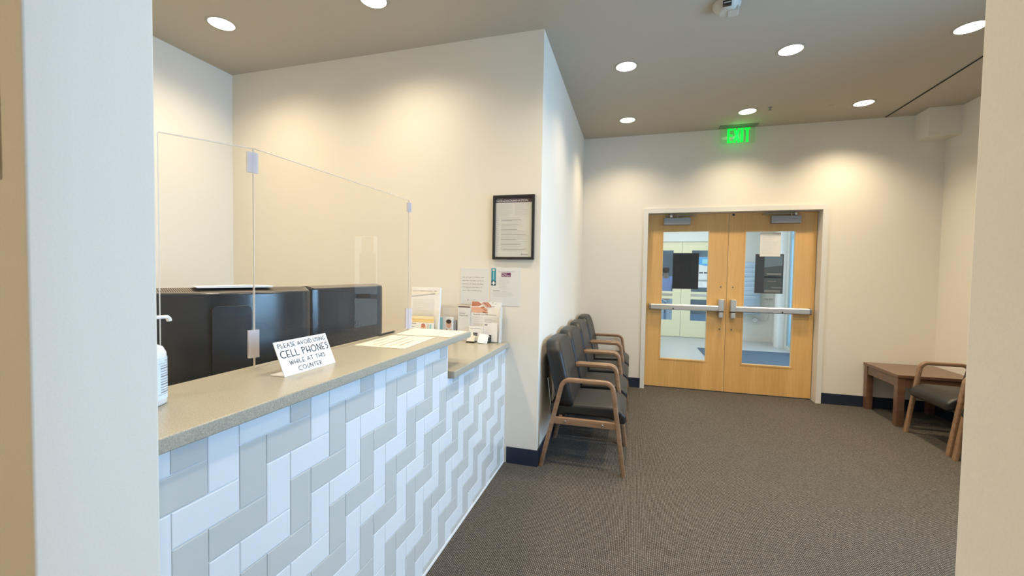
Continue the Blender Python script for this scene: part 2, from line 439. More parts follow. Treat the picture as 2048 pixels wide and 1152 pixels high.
    # through bolts
    for z in (1.262, .757):
        m = MB(); m.lathe([(.009, 0), (.009, .003), (.005, .005)], T=Matrix.Translation((hx, y0, z)) @ Matrix.Rotation(PI / 2, 4, 'X'), n=16); off(m); m.build('bolt', 'steel', root)
    if side == 'R':
        m = MB(); m.lathe([(.014, 0), (.014, .002)], T=Matrix.Translation((x0 + .045, y0, 2.108)) @ Matrix.Rotation(PI / 2, 4, 'X'), n=16); off(m); m.build('rod_hole', 'black', root)
    return root
D1 = door_leaf('door_1', .162, 1.0625, .330, .867, .352, 1.932, 'L', 'left leaf of the maple double door with a push bar and glass pane')
D2 = door_leaf('door_2', 1.0665, 1.962, 1.238, 1.768, .345, 1.922, 'R', 'right leaf of the maple double door with a push bar and glass pane')

# sheets stuck on the door glass
r = empty('poster', (.607, 5.49, 1.225)); tag(r, 'black poster back taped on the glass of the left door', 'poster')
MB().box(-.147, .147, .0005, .0025, 0, .435).build('sheet', 'blkposter', r)
m = MB()
for x in (-.05, .045): m.box(x, x + .004, -.0006, .0004, .06, .40)
m.box(-.147, .147, -.0006, .0004, .055, .059)
m.build('fold', 'black', r)
r = empty('poster', (1.506, 5.49, 1.195)); tag(r, 'dark poster with painted reflections half hidden by a white paper on the right door', 'poster')
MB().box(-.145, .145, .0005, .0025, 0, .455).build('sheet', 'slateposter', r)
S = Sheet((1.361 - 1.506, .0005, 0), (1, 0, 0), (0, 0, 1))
M['refl_sky'] = plain('painted_sky_reflection', (.14, .21, .28), .25); M['refl_hill'] = plain('painted_hill_reflection', (.075, .10, .115), .25); M['refl_grey'] = plain('painted_grey_reflection', (.19, .21, .22), .25)  # outdoor reflections painted onto the dark poster as colour bands
S.rect(.095, .01, .185, .43, 'refl_hill'); S.poly([(.095, .30), (.28, .325), (.28, .44), (.095, .44)], 'refl_sky', 2)
S.rect(.10, .012, .165, .03, 'refl_grey', 2); S.rect(.13, .135, .09, .010, 'refl_grey', 3); S.rect(.17, .062, .108, .012, 'refl_grey', 3); S.rect(.12, .215, .15, .02, 'refl_grey', 3); S.rect(.1, .18, .17, .02, 'blkposter', 2)
S.build('printing', r)  # this layer carries the painted reflection, not print
r = empty('paper_notice', (1.507, 5.487, 1.622)); tag(r, 'white paper notice taped at the top of the right door glass', 'notice')
MB().box(-.105, .105, .0, .0012, 0, .275).build('sheet', 'paper', r)
S = Sheet((-.105, .0, 0), (1, 0, 0), (0, 0, 1)); S.lines(.02, .03, .24, .17, 16, .003, 'lam', 4); S.build('printing', r)

# ------------------------------------------------------------------ vestibule beyond the doors
VX0, VX1, VY = -1.2, 2.86, 10.1
structure(MB().box(VX0 - .1, 3.1, 5.54, VY + .15, -.1, 0), 'floor_vestibule', 'vfloor')
structure(MB().box(VX0 - .1, 3.1, 5.55, VY + .15, H, H + .1), 'ceiling_vestibule', 'vwall')
structure(MB().box(VX0 - .1, VX0, 5.55, VY, 0, H), 'wall_vestibule_left', 'vwall')
m = MB(); m.box(VX0, .14, VY, VY + .15, 0, H); m.box(1.94, 3.1, VY, VY + .15, 0, H); m.box(.14, 1.94, VY, VY + .15, 2.15, H)
structure(m, 'wall_vestibule_far', 'vwall')
m = MB(); m.box(VX1, 3.05, 9.22, VY, 0, H); m.box(VX1, 3.05, 5.55, 9.22, 0, .06); m.box(VX1, 3.05, 5.55, 9.22, 2.95, H)
structure(m, 'wall_vestibule_right', 'vwall')
m = MB(); m.prism(rounded(.16, .2, .05, 5, VX1 - .06, 9.42), 'z', 0, H); structure(m, 'trim_3', 'white', label='white round-edged column in the corner of the entrance lobby')
m = MB()
for y in (9.14, 7.9, 6.7, 5.55): m.box(VX1 + .02, VX1 + .1, y, y + .07, .06, 2.95)
for z in (.06, 2.13, 2.88): m.box(VX1 + .02, VX1 + .1, 5.62, 9.14, z, z + .07)
structure(m, 'window_2', 'skytint_frame')
MB().box(VX1 + .055, VX1 + .061, 5.6, 9.14, .13, 2.88).build('window_pane', 'glass', bpy.data.objects['window_2'])
structure(MB().box(1.94, VX1 - .01, VY - .012, VY, 0, .11), 'baseboard_vestibule_far', 'trimw')
structure(MB().box(VX1 - .012, VX1, 9.54, VY - .012, 0, .11), 'baseboard_vestibule_right', 'trimw')
structure(MB().box(1.94, VX1, VY - .03, VY, .93, .95), 'trim_4', 'trimw', label='thin pale rail across the far lobby wall')
o = MB().box(1.22, 2.84, 5.75, 8.72, 0, .008).build('floor_mat', 'mat', bevel=.002); tag(o, 'blue grey entrance mat on the lobby floor beyond the doors', 'mat')
# pale pair of outer doors with lites
def outer(name, x0, x1, l0, l1, label):
    root = empty(name, ((x0 + x1) / 2, VY, 0)); tag(root, label, 'door', kind='structure')
    ox = -(x0 + x1) / 2
    m = MB()
    Z = [.008, .38, .86, 1.03, 1.955, 2.145]
    m.box(x0 + ox, l0 + ox, .04, .085, Z[0], Z[5]); m.box(l1 + ox, x1 + ox, .04, .085, Z[0], Z[5])
    for a, b in ((0, 1), (2, 3), (4, 5)): m.box(l0 + ox, l1 + ox, .04, .085, Z[a], Z[b])
    m.build('door_slab', 'cream_door', root)
    for a, b in ((1, 2), (3, 4)): MB().box(l0 + ox, l1 + ox, .06, .066, Z[a], Z[b]).build('glass_pane', 'glass', root)
    MB().box(l0 + ox, l1 + ox, .030, .040, .93, .985).build('door_handle', 'alu', root, bevel=.003)
outer('door_3', .14, 1.037, .30, .862, 'left pale yellow outer door seen through the glass')
outer('door_4', 1.043, 1.94, 1.245, 1.78, 'right pale yellow outer door with posters seen through the glass')
# posters on outer door glass
r = empty('poster', (1.51, VY + .052, 1.30)); tag(r, 'blue and white poster on the glass of the outer lobby door', 'poster')
MB().box(-.125, .2, 0, .002, 0, .505).build('sheet', 'lam', r)
S = Sheet((-.125, 0, 0), (1, 0, 0), (0, 0, 1), .001)
S.poly([(.01, .34), (.16, .31), (.32, .34), (.32, .5), (.01, .5)], 'bluesheet'); S.rect(.08, .36, .16, .1, 'lteal', 2)
S.rect(.02, .145, .08, .025, 'ink', 2); S.rect(.12, .145, .12, .025, 'ink', 2)
S.build('printing', r)
r = empty('poster', (1.51, VY + .052, 1.13)); tag(r, 'small white poster with a dark round emblem below the blue poster', 'poster')
MB().box(-.13, .19, -.003, -.001, 0, .155).build('sheet', 'paper', r)
S = Sheet((-.13, -.003, 0), (1, 0, 0), (0, 0, 1), .001)
S.rect(.01, .13, .26, .012, 'greyink'); S.lines(.02, .03, .1, .12, 4, .006, 'paleink', 3); S.disc(.23, .06, .035, .04, 'tealdk'); S.disc(.242, .06, .028, .032, 'paper', 2)
S.build('printing', r)
# mail box bank
r = empty('mailbox_bank', (2.38, VY, .60)); tag(r, 'blue grey wall mailbox bank with narrow slots in the lobby', 'mailbox')
MB().box(-.2, .2, -.16, 0, 0, 1.10).build('cabinet', 'mailbox', r, bevel=.004)
for i in range(8):
    z = .30 + i * .098
    q = MB().box(-.185, .185, -.168, -.16, z, z + .088).build('mailbox_door', 'mailbox', r, bevel=.002)
    MB().box(-.12, .12, -.170, -.168, z + .055, z + .064).build('slot', 'mailbox2', q)
# round outlet and conduit
r = empty('wall_outlet', (2.53, VY, .46)); tag(r, 'round pale blue outlet with a curved conduit low on the lobby wall', 'outlet')
m = MB(); m.lathe([(.055, 0), (.055, .035), (.045, .045)], T=Matrix.Rotation(PI / 2, 4, 'X'), n=20); m.build('socket', 'lam', r)
pts = [(.05, -.02, .0), (.15, -.02, 0)] + [(.15 + .09 * math.sin(a), -.02, .09 - .09 * math.cos(a)) for a in [math.radians(15 * i) for i in range(1, 7)]] + [(.24, -.02, .5)]
MB().tube(pts, .008, n=8).build('conduit', 'trimw', r)
# outdoors
structure(MB().box(-30, 40, -20, 60, -.2, -.11), 'ground', 'asphalt')
structure(MB().box(-2.5, 9, 10.25, 16.5, -.11, 0), 'floor_pavement', 'asphalt')
structure(MB().box(-8, 6.0, 17.5, 18, -.11, 5), 'wall_street_building', 'facade', label='grey blue building across the street')

# person outside
def person():
    root = empty('person', (.79, 11.3, 0)); tag(root, 'person in a lavender shirt and white trousers standing outside the glass', 'person')
    def skin(name, V, E_, mat, sub=2, rootv=0):
        me = bpy.data.meshes.new(name); me.from_pydata([v[:3] for v in V], E_, [])
        o = bpy.data.objects.new(name, me); COL.objects.link(o)
        sk = o.modifiers.new('skin', 'SKIN'); sk.use_smooth_shade = True
        for i, v in enumerate(V):
            me.skin_vertices[0].data[i].radius = (v[3], v[4] if len(v) > 4 else v[3])
        me.skin_vertices[0].data[rootv].use_root = True
        s_ = o.modifiers.new('sub', 'SUBSURF'); s_.levels = sub; s_.render_levels = sub
        me.materials.append(M[mat]); o.parent = root; return o
    V = [(0, 0, .86, .11, .09), (0, 0, 1.05, .10, .08), (0, 0, 1.25, .13, .09), (0, 0, 1.36, .06, .06), (0, 0, 1.43, .045, .045), (0, .01, 1.50, .07, .085), (0, 0, 1.57, .065, .08), (0, 0, 1.615, .03, .04),
         (-.17, 0, 1.31, .045, .045), (-.23, .0, 1.07, .036, .036), (-.22, .10, .86, .026, .026),
         (.17, 0, 1.31, .045, .045), (.23, .0, 1.07, .036, .036), (.22, .10, .86, .026, .026),
         (-.09, 0, .78, .08, .08), (-.095, .0, .44, .052, .055), (-.10, -.01, .09, .034, .04), (-.10, .10, .03, .03, .025),
         (.09, 0, .78, .08, .08), (.095, .0, .44, .052, .055), (.10, -.01, .09, .034, .04), (.10, .10, .03, .03, .025)]
    E_ = [(0, 1), (1, 2), (2, 3), (3, 4), (4, 5), (5, 6), (6, 7), (2, 8), (8, 9), (9, 10), (2, 11), (11, 12), (12, 13), (0, 14), (14, 15), (15, 16), (16, 17), (0, 18), (18, 19), (19, 20), (20, 21)]
    # hands: palm + five fingers each side
    for sx, h in ((-1, 10), (1, 13)):
        p = V[h]; b = len(V); V.append((p[0], p[1] + .03, p[2] - .07, .022, .014)); E_.append((h, b))
        for k, (dx, dz, L) in enumerate(((-.018, 0, .06), (-.006, 0, .068), (.006, 0, .065), (.018, 0, .052))):
            i = len(V); V.append((p[0] + dx, p[1] + .04, p[2] - .10, .008)); V.append((p[0] + dx, p[1] + .055, p[2] - .10 - L * .8, .007)); E_ += [(b, i), (i, i + 1)]
        i = len(V); V.append((p[0] - sx * .035, p[1] + .05, p[2] - .06, .009)); V.append((p[0] - sx * .04, p[1] + .065, p[2] - .09, .008)); E_ += [(h, i), (i, i + 1)]
    skin('body', V, E_, 'bodyskin')
    skin('shirt', [(0, 0, .84, .15, .12), (0, 0, 1.05, .135, .11), (0, 0, 1.24, .165, .115), (0, 0, 1.38, .095, .085), (-.17, 0, 1.31, .072), (-.215, 0, 1.13, .058), (.17, 0, 1.31, .072), (.215, 0, 1.13, .058)],
         [(0, 1), (1, 2), (2, 3), (2, 4), (4, 5), (2, 6), (6, 7)], 'lavender')
    skin('trousers', [(0, 0, .88, .145, .115), (-.09, 0, .76, .10, .10), (-.097, 0, .44, .078, .08), (-.10, -.01, .10, .07, .075), (.09, 0, .76, .10, .10), (.097, 0, .44, .078, .08), (.10, -.01, .10, .07, .075)],
         [(0, 1), (1, 2), (2, 3), (0, 4), (4, 5), (5, 6)], 'whitecloth')
    skin('hair', [(0, -.03, 1.44, .075, .06), (0, -.02, 1.52, .095, .085), (0, -.01, 1.60, .080, .088)], [(0, 1), (1, 2)], 'hair')
    for sx in (-1, 1):
        skin('shoe', [(sx * .10, -.03, .045, .04, .04), (sx * .10, .06, .04, .042, .032), (sx * .10, .14, .035, .035, .026)], [(0, 1), (1, 2)], 'ink')
person()

# ------------------------------------------------------------------ reception counter
def counter():
    root = empty('reception_counter', (XK, 1.7, 0)); tag(root, 'reception counter with grey and white zigzag tiles and a low end section', 'counter')
    L = root.location
    def B(mb, n, mat=None, par=root, **k):
        bmesh.ops.translate(mb.bm, verts=mb.bm.verts, vec=-L); return mb.build(n, mat, par, **k)
    y0, y1, yl, ye = YJ1 + .002, 1.915, 1.93, 2.898
    # pony wall
    m = MB(); m.box(XK - .13, XK - .006, y0, y1, 0, 1.028); m.box(XK - .13, XK - .006, y1, ye, 0, .848)
    B(m, 'pony_wall', 'wall')
    # tiled face
    m = MB(); m.box(XK - .006, XK - .0025, y0, y1, 0, 1.028, 'grout'); m.box(XK - .006, XK - .0025, y1, ye, 0, .848, 'grout')
    u = .0762; gy, gz = .7585, .967; vz = .0772; g = .0011
    def tile(a0, a1, b0, b1, mat):
        a0 += g; a1 -= g; b0 += g; b1 -= g
        a0 = max(a0, y0); a1 = min(a1, ye - .002)
        if a0 < y1 - .002 and a1 > y1 + .002 and b1 > .847:      # cut where the wall steps down
            cut(a0, y1, b0, b1, mat); cut(y1, a1, b0, b1, mat); return
        cut(a0, a1, b0, b1, mat)
    def cut(a0, a1, b0, b1, mat):
        top = 1.027 if (a0 + a1) / 2 < y1 else .847
        b1 = min(b1, top); b0 = max(b0, .014)
        if a1 - a0 < .004 or b1 - b0 < .004: return
        c = .0022; P = []
        for (x, i) in ((XK - .0025, 0), (XK - .0008, 0), (XK, c)):
            P.append([m.bm.verts.new(p) for p in ((x, a0 + i, b0 + i), (x, a1 - i, b0 + i), (x, a1 - i, b1 - i), (x, a0 + i, b1 - i))])
        for r0, r1 in zip(P, P[1:]):
            for k in range(4): m.face([r0[k], r0[(k + 1) % 4], r1[(k + 1) % 4], r1[k]], mat)
        m.face(P[-1], mat)
    for n in range(-40, 60):
        for k in range(-12, 12):
            c = n + 4 * k; r_ = n                     # column index, row index (row 0 top at gz, going down)
            if not (-8 < c < 40 and -4 < r_ < 18): continue
            mat = 'tileg' if n % 2 == 0 else 'tilew'
            ya = gy + c * u; zt = gz - r_ * vz
            tile(ya, ya + u, zt - 2 * vz, zt, mat)
            tile(ya + u, ya + 3 * u, zt - vz, zt, mat)
    bmesh.ops.recalc_face_normals(m.bm, faces=m.bm.faces)
    B(m, 'tiled_face')
    m = MB(); m.box(XK - .004, XK + .003, y0, ye, 0, .013); B(m, 'floor_trim', 'grout')
    m = MB(); m.box(XK - .004, XK + .002, ye - .012, ye, .013, .848); B(m, 'edge_trim', 'white')
    # solid surface tops
    r1 = empty('countertop', (-1.03, 1.34, 1.028)); tag(r1, 'long speckled beige countertop on the high part of the tiled counter', 'countertop')
    m = MB(); m.box(-.185, .18, y0 - 1.34, .805, 0, .033); m.build('slab', 'counter', r1, bevel=.004)
    r2 = empty('countertop', (-1.25, 2.4, .848)); tag(r2, 'lower speckled countertop against the wall holding the leaflets', 'countertop')
    m = MB(); m.prism([(x + 1.25, y - 2.4) for x, y in ((-1.66, 1.78), (-1.225, 1.78), (-1.225, yl), (-.85, yl), (-.85, ye), (-1.66, ye))], 'z', 0, .037); m.build('slab', 'counter', r2, bevel=.004)
    for x in (.42 - .84, ): MB().box(x + .02, x + .05, -.5, .48, -.848, 0).build('support_panel', 'cream_door', r2)
    return root
counter()
r = empty('desk', (-1.45, 1.2, 0)); tag(r, 'staff desk behind the high reception counter under the monitors', 'desk')
MB().box(-.40, .42, -.655, .55, .71, .74).build('desk_top', 'counter', r, bevel=.003)
for y in (-.63, .50): MB().box(-.3, .40, y, y + .03, 0, .71).build('desk_panel', 'cream_door', r)

# ------------------------------------------------------------------ acrylic screen
def screen():
    root = empty('acrylic_screen', (-1.18, 1.07, 1.061)); tag(root, 'clear acrylic sneeze guard standing on the back of the counter', 'screen')
    t = .006
    MB().box(-t / 2, t / 2, .004, .976, .0, .708).build('panel', 'acrylic', root)
    m = MB(); m.box(-.0031, .0031, .002, .004, 0, .708); m.box(-.0031, .0031, .976, .978, 0, .708); m.box(-.0031, .0031, .002, .978, .708, .7095); m.build('panel_edge', 'acredge', root)
    d = Vector((-.122, -.183, 0)).normalized(); a = math.atan2(d.y, d.x)
    T = Matrix.Rotation(a, 4, 'Z'); Lw = .23
    MB().box(.004, Lw, -t / 2, t / 2, .0, .706, T=T).build('side_panel', 'acrylic', root)
    m = MB(); m.box(.002, Lw, -.0032, .0032, .706, .7085, T=T); m.box(Lw, Lw + .003, -.0032, .0032, 0, .706, T=T); m.build('side_panel_edge', 'acredge', root)
    def clip(y, z, h, w=.0135, sc_=1):
        m = MB()
        n = 7
        for i in range(n):
            x = -w + 2 * w * i / (n - 1)
            m.box(x - .0022, x + .0022, -.006, .006, z, z + h)
        m.box(-w - .002, w + .002, -.002, .002, z, z + h)
        T2 = Matrix.Translation((0, y, 0)) @ Matrix.Rotation(math.radians(68), 4, 'Z')
        bmesh.ops.transform(m.bm, matrix=T2, verts=m.bm.verts)
        m.build('clip', 'clip', root)
    clip(0, .035, .09); clip(0, .63, .065); clip(.978, .645, .05, .010); clip(.978, .01, .11, .018)
screen()

# ------------------------------------------------------------------ monitors
def monitor(name_label, cx, cy, W, z0, z1, rz, zbase, dep, dip, left):
    root = empty('monitor', (cx, cy, zbase), math.radians(rz)); tag(root, name_label, 'monitor')
    Hh = z1 - z0; zc = z0 - zbase
    m = MB(); nx = 24; f = -.03; ch = .017 if left else .012
    def section(u):
        b = dep - dip * (2 * u - 1) ** 2
        e = max(0, abs(2 * u - 1) - .975) / .025; b -= .012 * e * e
        return [(f, 0), (b * .5, 0), (b - .004, .018), (b, .05), (b, Hh * .6), (b - .001, Hh - .020), (b - .005, Hh - .012), (-.016, Hh - .012 + ch), (f, Hh - .012 + ch)]
    R_ = [[m.bm.verts.new((x, -W / 2 + W * i / nx, zc + z)) for x, z in section(i / nx)] for i in range(nx + 1)]
    for a, b in zip(R_, R_[1:]):
        for i in range(9): m.face([a[i], a[(i + 1) % 9], b[(i + 1) % 9], b[i]], None, True)
    m.face(R_[0]); m.face(R_[-1][::-1])
    m.build('case', 'monitor', root, bevel=.003, seg=3)
    MB().box(f - .002, f, -W / 2 + .012, W / 2 - .012, zc + .02, zc + Hh - .012).build('screen_panel', 'screen', root)
    # sloping top edge, a lighter plastic strip
    m = MB()
    def strip(u, t, lift):
        S_ = section(u); p, q = Vector(S_[6]), Vector(S_[7]); d = q - p; n_ = Vector((-d.y, d.x)).normalized() * -1
        n_ = Vector((abs(n_.x), abs(n_.y))); c = p + d * t + n_ * lift
        return (c.x, -W / 2 + W * u, zc + c.y)
    lo, hi = (.05, .97)
    us = [.015 + .97 * i / 30 for i in range(31)]
    for a, b in zip(us, us[1:]):
        P_ = [[m.bm.verts.new(strip(u, t, l)) for t, l in ((lo, 0), (lo, .0012), (hi, .0012), (hi, 0))] for u in (a, b)]
        for i in range(3): m.face([P_[0][i], P_[0][i + 1], P_[1][i + 1], P_[1][i]])
    tp = m.build('top_strip', 'montop', root)
    if left:
        m = MB(); ns = 84
        for i in range(ns):
            u = .03 + .94 * i / (ns - 1); w_ = .0022
            m.quad([strip(u - w_, .16, .0016), strip(u + w_, .16, .0016), strip(u + w_, .88, .0016), strip(u - w_, .88, .0016)])
        m.build('vent_slots', 'dark', tp)
    # stand cover with a recess
    if left:
        a, b = -.098, .033
        m = MB(); m.prism(rounded(b - a, .30, .02, 5, (a + b) / 2, zc + Hh - .06 - .15), 'x', dep - .02, dep + .004); m.build('stand_cover', 'monitor', root, bevel=.002)
        m = MB(); m.prism(rounded(b - a - .01, .035, .014, 5, (a + b) / 2, zc + Hh - .083), 'x', dep - .01, dep + .0052); m.build('cable_recess', 'black', root)
    else:
        m = MB(); m.prism(rounded(.115, .025, .004, 3, .075, zc + Hh - .063), 'x', dep - .01, dep + .0004); m.build('handle_recess', 'black', root)
    MB().box(.0, .045, -.05, .05, .01, zc + Hh * .5).build('stand_neck', 'black', root, bevel=.006)
    MB().box(-.12, .12, -.12, .12, 0, .012).build('stand_base', 'black', root, bevel=.004)
monitor('large black monitor nearest the near wall with a vented top edge', -1.575, 1.333, .58, .93, 1.302, -27.5, .74, .135, .085, True)
monitor('black monitor right of the vented one with a small recess', -1.515, 1.965, .590, .965, 1.305, 0, .885, .055, .012, False)
r = empty('folded_paper', (-1.530, 1.305, 1.3085), math.radians(-27.5)); tag(r, 'folded white paper lying on top of the vented monitor', 'paper')
m = MB(); m.prism([(-.125, 0), (.125, .0), (.135, .006), (.05, .009), (-.135, .0055)], 'x', -.06, .022, None); m.build('sheet', 'paper', r)
r = empty('pen', (-1.20, 1.87, 1.067)); tag(r, 'dark pen lying at the back edge of the counter beside the right monitor', 'pen')
MB().tube([(.0, -.07, 0), (.0, .05, 0), (.0, .06, 0)], .005, n=10, up=(1, 0, 0)).build('barrel', 'ink', r)
MB().tube([(.0, .055, 0), (.0, .07, .001)], .0055, n=10, up=(1, 0, 0)).build('cap', 'steel', r)

# ------------------------------------------------------------------ cell phone sign
GL = {  # art-deco stroke letters, unit height, (width, strokes)
 'P': (.42, [[(0, 0), (0, 1)], [(-.08, .96), (.22, 1), (.4, .86), (.4, .72), (.3, .6), (.08, .52)]]),
 'L': (.42, [[(0, 1), (0, 0), (.42, .03)]]),
 'E': (.40, [[(.40, 1), (0, .97), (0, .02), (.40, 0)], [(0, .36), (.32, .36)]]),
 'A': (.56, [[(0, 0), (.28, 1), (.56, 0)], [(.0, .3), (.52, .3)]]),
 'S': (.38, [[(.36, .96), (.12, 1), (.02, .84), (.06, .7), (.32, .5), (.38, .3), (.3, .08), (.14, 0), (0, .04)]]),
 'V': (.52, [[(0, 1), (.26, 0), (.52, 1)]]),
 'O': (.80, [[(.4 + .38 * math.cos(2 * PI * i / 18), .5 + .5 * math.sin(2 * PI * i / 18)) for i in range(19)]]),
 'I': (.02, [[(0, 0), (0, 1)]]),
 'D': (.50, [[(0, 0), (0, 1), (.24, .98), (.44, .8), (.5, .5), (.44, .2), (.24, .02), (0, 0)]]),
 'U': (.44, [[(0, 1), (0, .3), (.08, .06), (.22, 0), (.36, .06), (.44, .3), (.44, 1)]]),
 'N': (.50, [[(0, 0), (0, 1), (.5, 0), (.5, 1)]]),
 'G': (.66, [[(.62, .9), (.42, 1), (.2, .94), (.04, .7), (0, .5), (.04, .28), (.2, .06), (.42, 0), (.62, .1), (.64, .36), (.4, .36)]]),
 'C': (.62, [[(.62, .92), (.42, 1), (.2, .94), (.04, .7), (0, .5), (.04, .28), (.2, .06), (.42, 0), (.62, .08)]]),
 'H': (.46, [[(0, 0), (0, 1)], [(.46, 0), (.46, 1)], [(-.06, .34), (.52, .34)]]),
 'W': (.76, [[(0, 1), (.2, 0), (.38, .8), (.56, 0), (.76, 1)]]),
 'T': (.50, [[(.25, 0), (.25, 1)], [(0, .96), (.5, 1)]]),
 'R': (.42, [[(0, 0), (0, 1)], [(-.06, .97), (.22, 1), (.4, .84), (.38, .66), (.22, .54), (.04, .48), (.42, 0)]]),
}
def stroke_text(S, txt, x0, x1, y, h, th, m):
    gap = .24; W = 0
    for c in txt: W += .36 if c == ' ' else GL[c][0] + gap
    W -= gap; sx = (x1 - x0) / W; x = x0
    for c in txt:
        if c == ' ': x += .36 * sx; continue
        w, st = GL[c]
        for q in st: S.stroke([(x + a * sx, y + b * h) for a, b in q], th, m)
        x += (w + gap) * sx
r = empty('counter_sign', (-.993, 1.008, 1.0612)); tag(r, 'white tent sign asking to avoid using cell phones at this counter', 'sign')
up = Vector((-.044, 0, .101)).normalized(); SH = .1105; t_ = .003
m = MB()
nrm = Vector((0, 1, 0)).cross(up)
A = [Vector((0, 0, .0)), Vector((0, 0, 0)) + up * SH]
P = [(0, .0), (A[1].x, A[1].z), (A[1].x - nrm.x * t_, A[1].z - nrm.z * t_), (-.0045, t_), (-.056, t_), (-.056, 0)]
m.prism(P, 'y', 0, .223); m.build('acrylic_sheet', 'white', r, bevel=.0008)
S = Sheet((0, 0, 0), (0, 1, 0), up, .0004)
stroke_text(S, 'PLEASE AVOID USING', .011, .211, .0885, .0130, .0015, 'ink')
stroke_text(S, 'CELL PHONES', .011, .213, .0570, .0215, .0025, 'ink')
stroke_text(S, 'WHILE AT THIS', .034, .186, .0325, .0130, .0016, 'ink')
stroke_text(S, 'COUNTER', .061, .160, .0090, .0130, .0015, 'ink')
S.build('lettering', r)

# papers on the counter
def flat_sheet(name, label, corners, z, mat, seed, title=None):
    c = sum((Vector((*p, 0)) for p in corners), Vector()) / 4
    r = empty(name, (c.x, c.y, z)); tag(r, label, 'paper')
    m = MB(); a = [m.bm.verts.new((x - c.x, y - c.y, .0002)) for x, y in corners]; b = [m.bm.verts.new((x - c.x, y - c.y, .0012)) for x, y in corners]
    m.face(a[::-1]); m.face(b)
    for i in range(4): m.face([a[i], a[(i + 1) % 4], b[(i + 1) % 4], b[i]])
    m.build('sheet', mat, r)
    o = Vector((corners[0][0] - c.x, corners[0][1] - c.y, .0012)); rr = Vector((corners[1][0] - corners[0][0], corners[1][1] - corners[0][1], 0)); uu = Vector((corners[3][0] - corners[0][0], corners[3][1] - corners[0][1], 0))
    return r, Sheet(o, rr, uu, .0004), rr.length, uu.length
# corners: near-front, far-front, far-back, near-back  (right = +y, up = -x)
r, S, w, h = flat_sheet('laminated_notice', 'laminated notice with faded red writing flat on the counter', [(-.909, 1.544), (-.931, 1.873), (-1.156, 1.853), (-1.150, 1.541)], 1.0612, 'cream', 1)
for i, (a, b, th) in enumerate(((.30, .70, .012), (.10, .80, .007), (.06, .90, .014), (.12, .86, .007), (.2, .55, .012))):
    y = h * (.82 - .155 * i)
    x = w * a
    rr_ = random.Random(i + 3)
    while x < w * b:
        ww = rr_.uniform(.010, .026); S.stroke([(x, y), (x + ww * .3, y + th), (x + ww * .55, y), (x + ww * .8, y + th * .8), (x + ww, y)], .0024, 'redink' if i % 2 else 'greyink'); x += ww + .007
S.build('printing', r)
r, S, w, h = flat_sheet('laminated_notice', 'cream sheet with faint lines at the far end of the counter', [(-.866, 1.900), (-.862, 2.118), (-1.185, 2.131), (-1.163, 1.887)], 1.0612, 'cream', 2)
S.lines(.02, .03, h - .04, w * .8, 9, .003, 'lam', 2); S.build('printing', r)

# ------------------------------------------------------------------ sanitizer bottle
r = empty('sanitizer_bottle', (-1.075, .688, 1.0612), math.radians(15)); tag(r, 'white pump sanitizer bottle on the counter at the near wall', 'bottle')
m = MB(); prof = []
rings = []
for z, kx, ky in ((0, .026, .040), (.004, .030, .044), (.10, .030, .044), (.122, .029, .043), (.136, .024, .036), (.145, .014, .018), (.149, .013, .013), (.156, .013, .013)):
    rings.append([m.bm.verts.new((kx * math.copysign(abs(math.cos(2 * PI * i / 40)) ** .8, math.cos(2 * PI * i / 40)), ky * math.copysign(abs(math.sin(2 * PI * i / 40)) ** .8, math.sin(2 * PI * i / 40)), z)) for i in range(40)])
for a, b in zip(rings, rings[1:]):
    for i in range(40): m.face([a[i], a[(i + 1) % 40], b[(i + 1) % 40], b[i]], None, True)
m.face(rings[0][::-1]); m.face(rings[-1]); m.build('body', 'bottle', r)
m = MB(); m.lathe([(.017, .152), (.017, .172), (.008, .176), (.006, .198)], n=24); m.build('collar', 'white', r)
m = MB(); m.sweep([(0, -.006, .203), (0, .030, .204), (0, .060, .203), (0, .066, .198), (0, .068, .192)], rounded(.011, .008, .003, 2), up=(1, 0, 0)); m.build('pump_nozzle', 'white', r)
def wrap(z0, z1, a0, a1, off, mat, mb, n=12):
    rows = []
    for k in range(n + 1):
        a = math.radians(a0 + (a1 - a0) * k / n); cx, sx = math.cos(a), math.sin(a)
        x = (.030 + off) * math.copysign(abs(cx) ** .8, cx); y = (.044 + off) * math.copysign(abs(sx) ** .8, sx)
        rows.append((mb.bm.verts.new((x, y, z0)), mb.bm.verts.new((x, y, z1))))
    for a, b in zip(rows, rows[1:]): mb.face([a[0], b[0], b[1], a[1]], mat)
m = MB(); wrap(.014, .112, -80, 88, .0006, 'label', m)
for i in range(11): wrap(.030 + i * .0062, .0318 + i * .0062 + (.0012 if i % 3 == 0 else 0), 5, 50 - (i * 7) % 11, .0011, 'greyink', m)
wrap(.104, .1055, 20, 48, .0011, 'greyink', m)
wrap(.026, .0268, 0, 56, .0011, 'greyink', m); wrap(.0985, .0993, 0, 56, .0011, 'greyink', m); wrap(.026, .099, 55.4, 56, .0011, 'greyink', m, 2)
wrap(.014, .112, -80, -20, .0011, 'teal', m)
m.build('label_wrap', None, r, recalc=False)

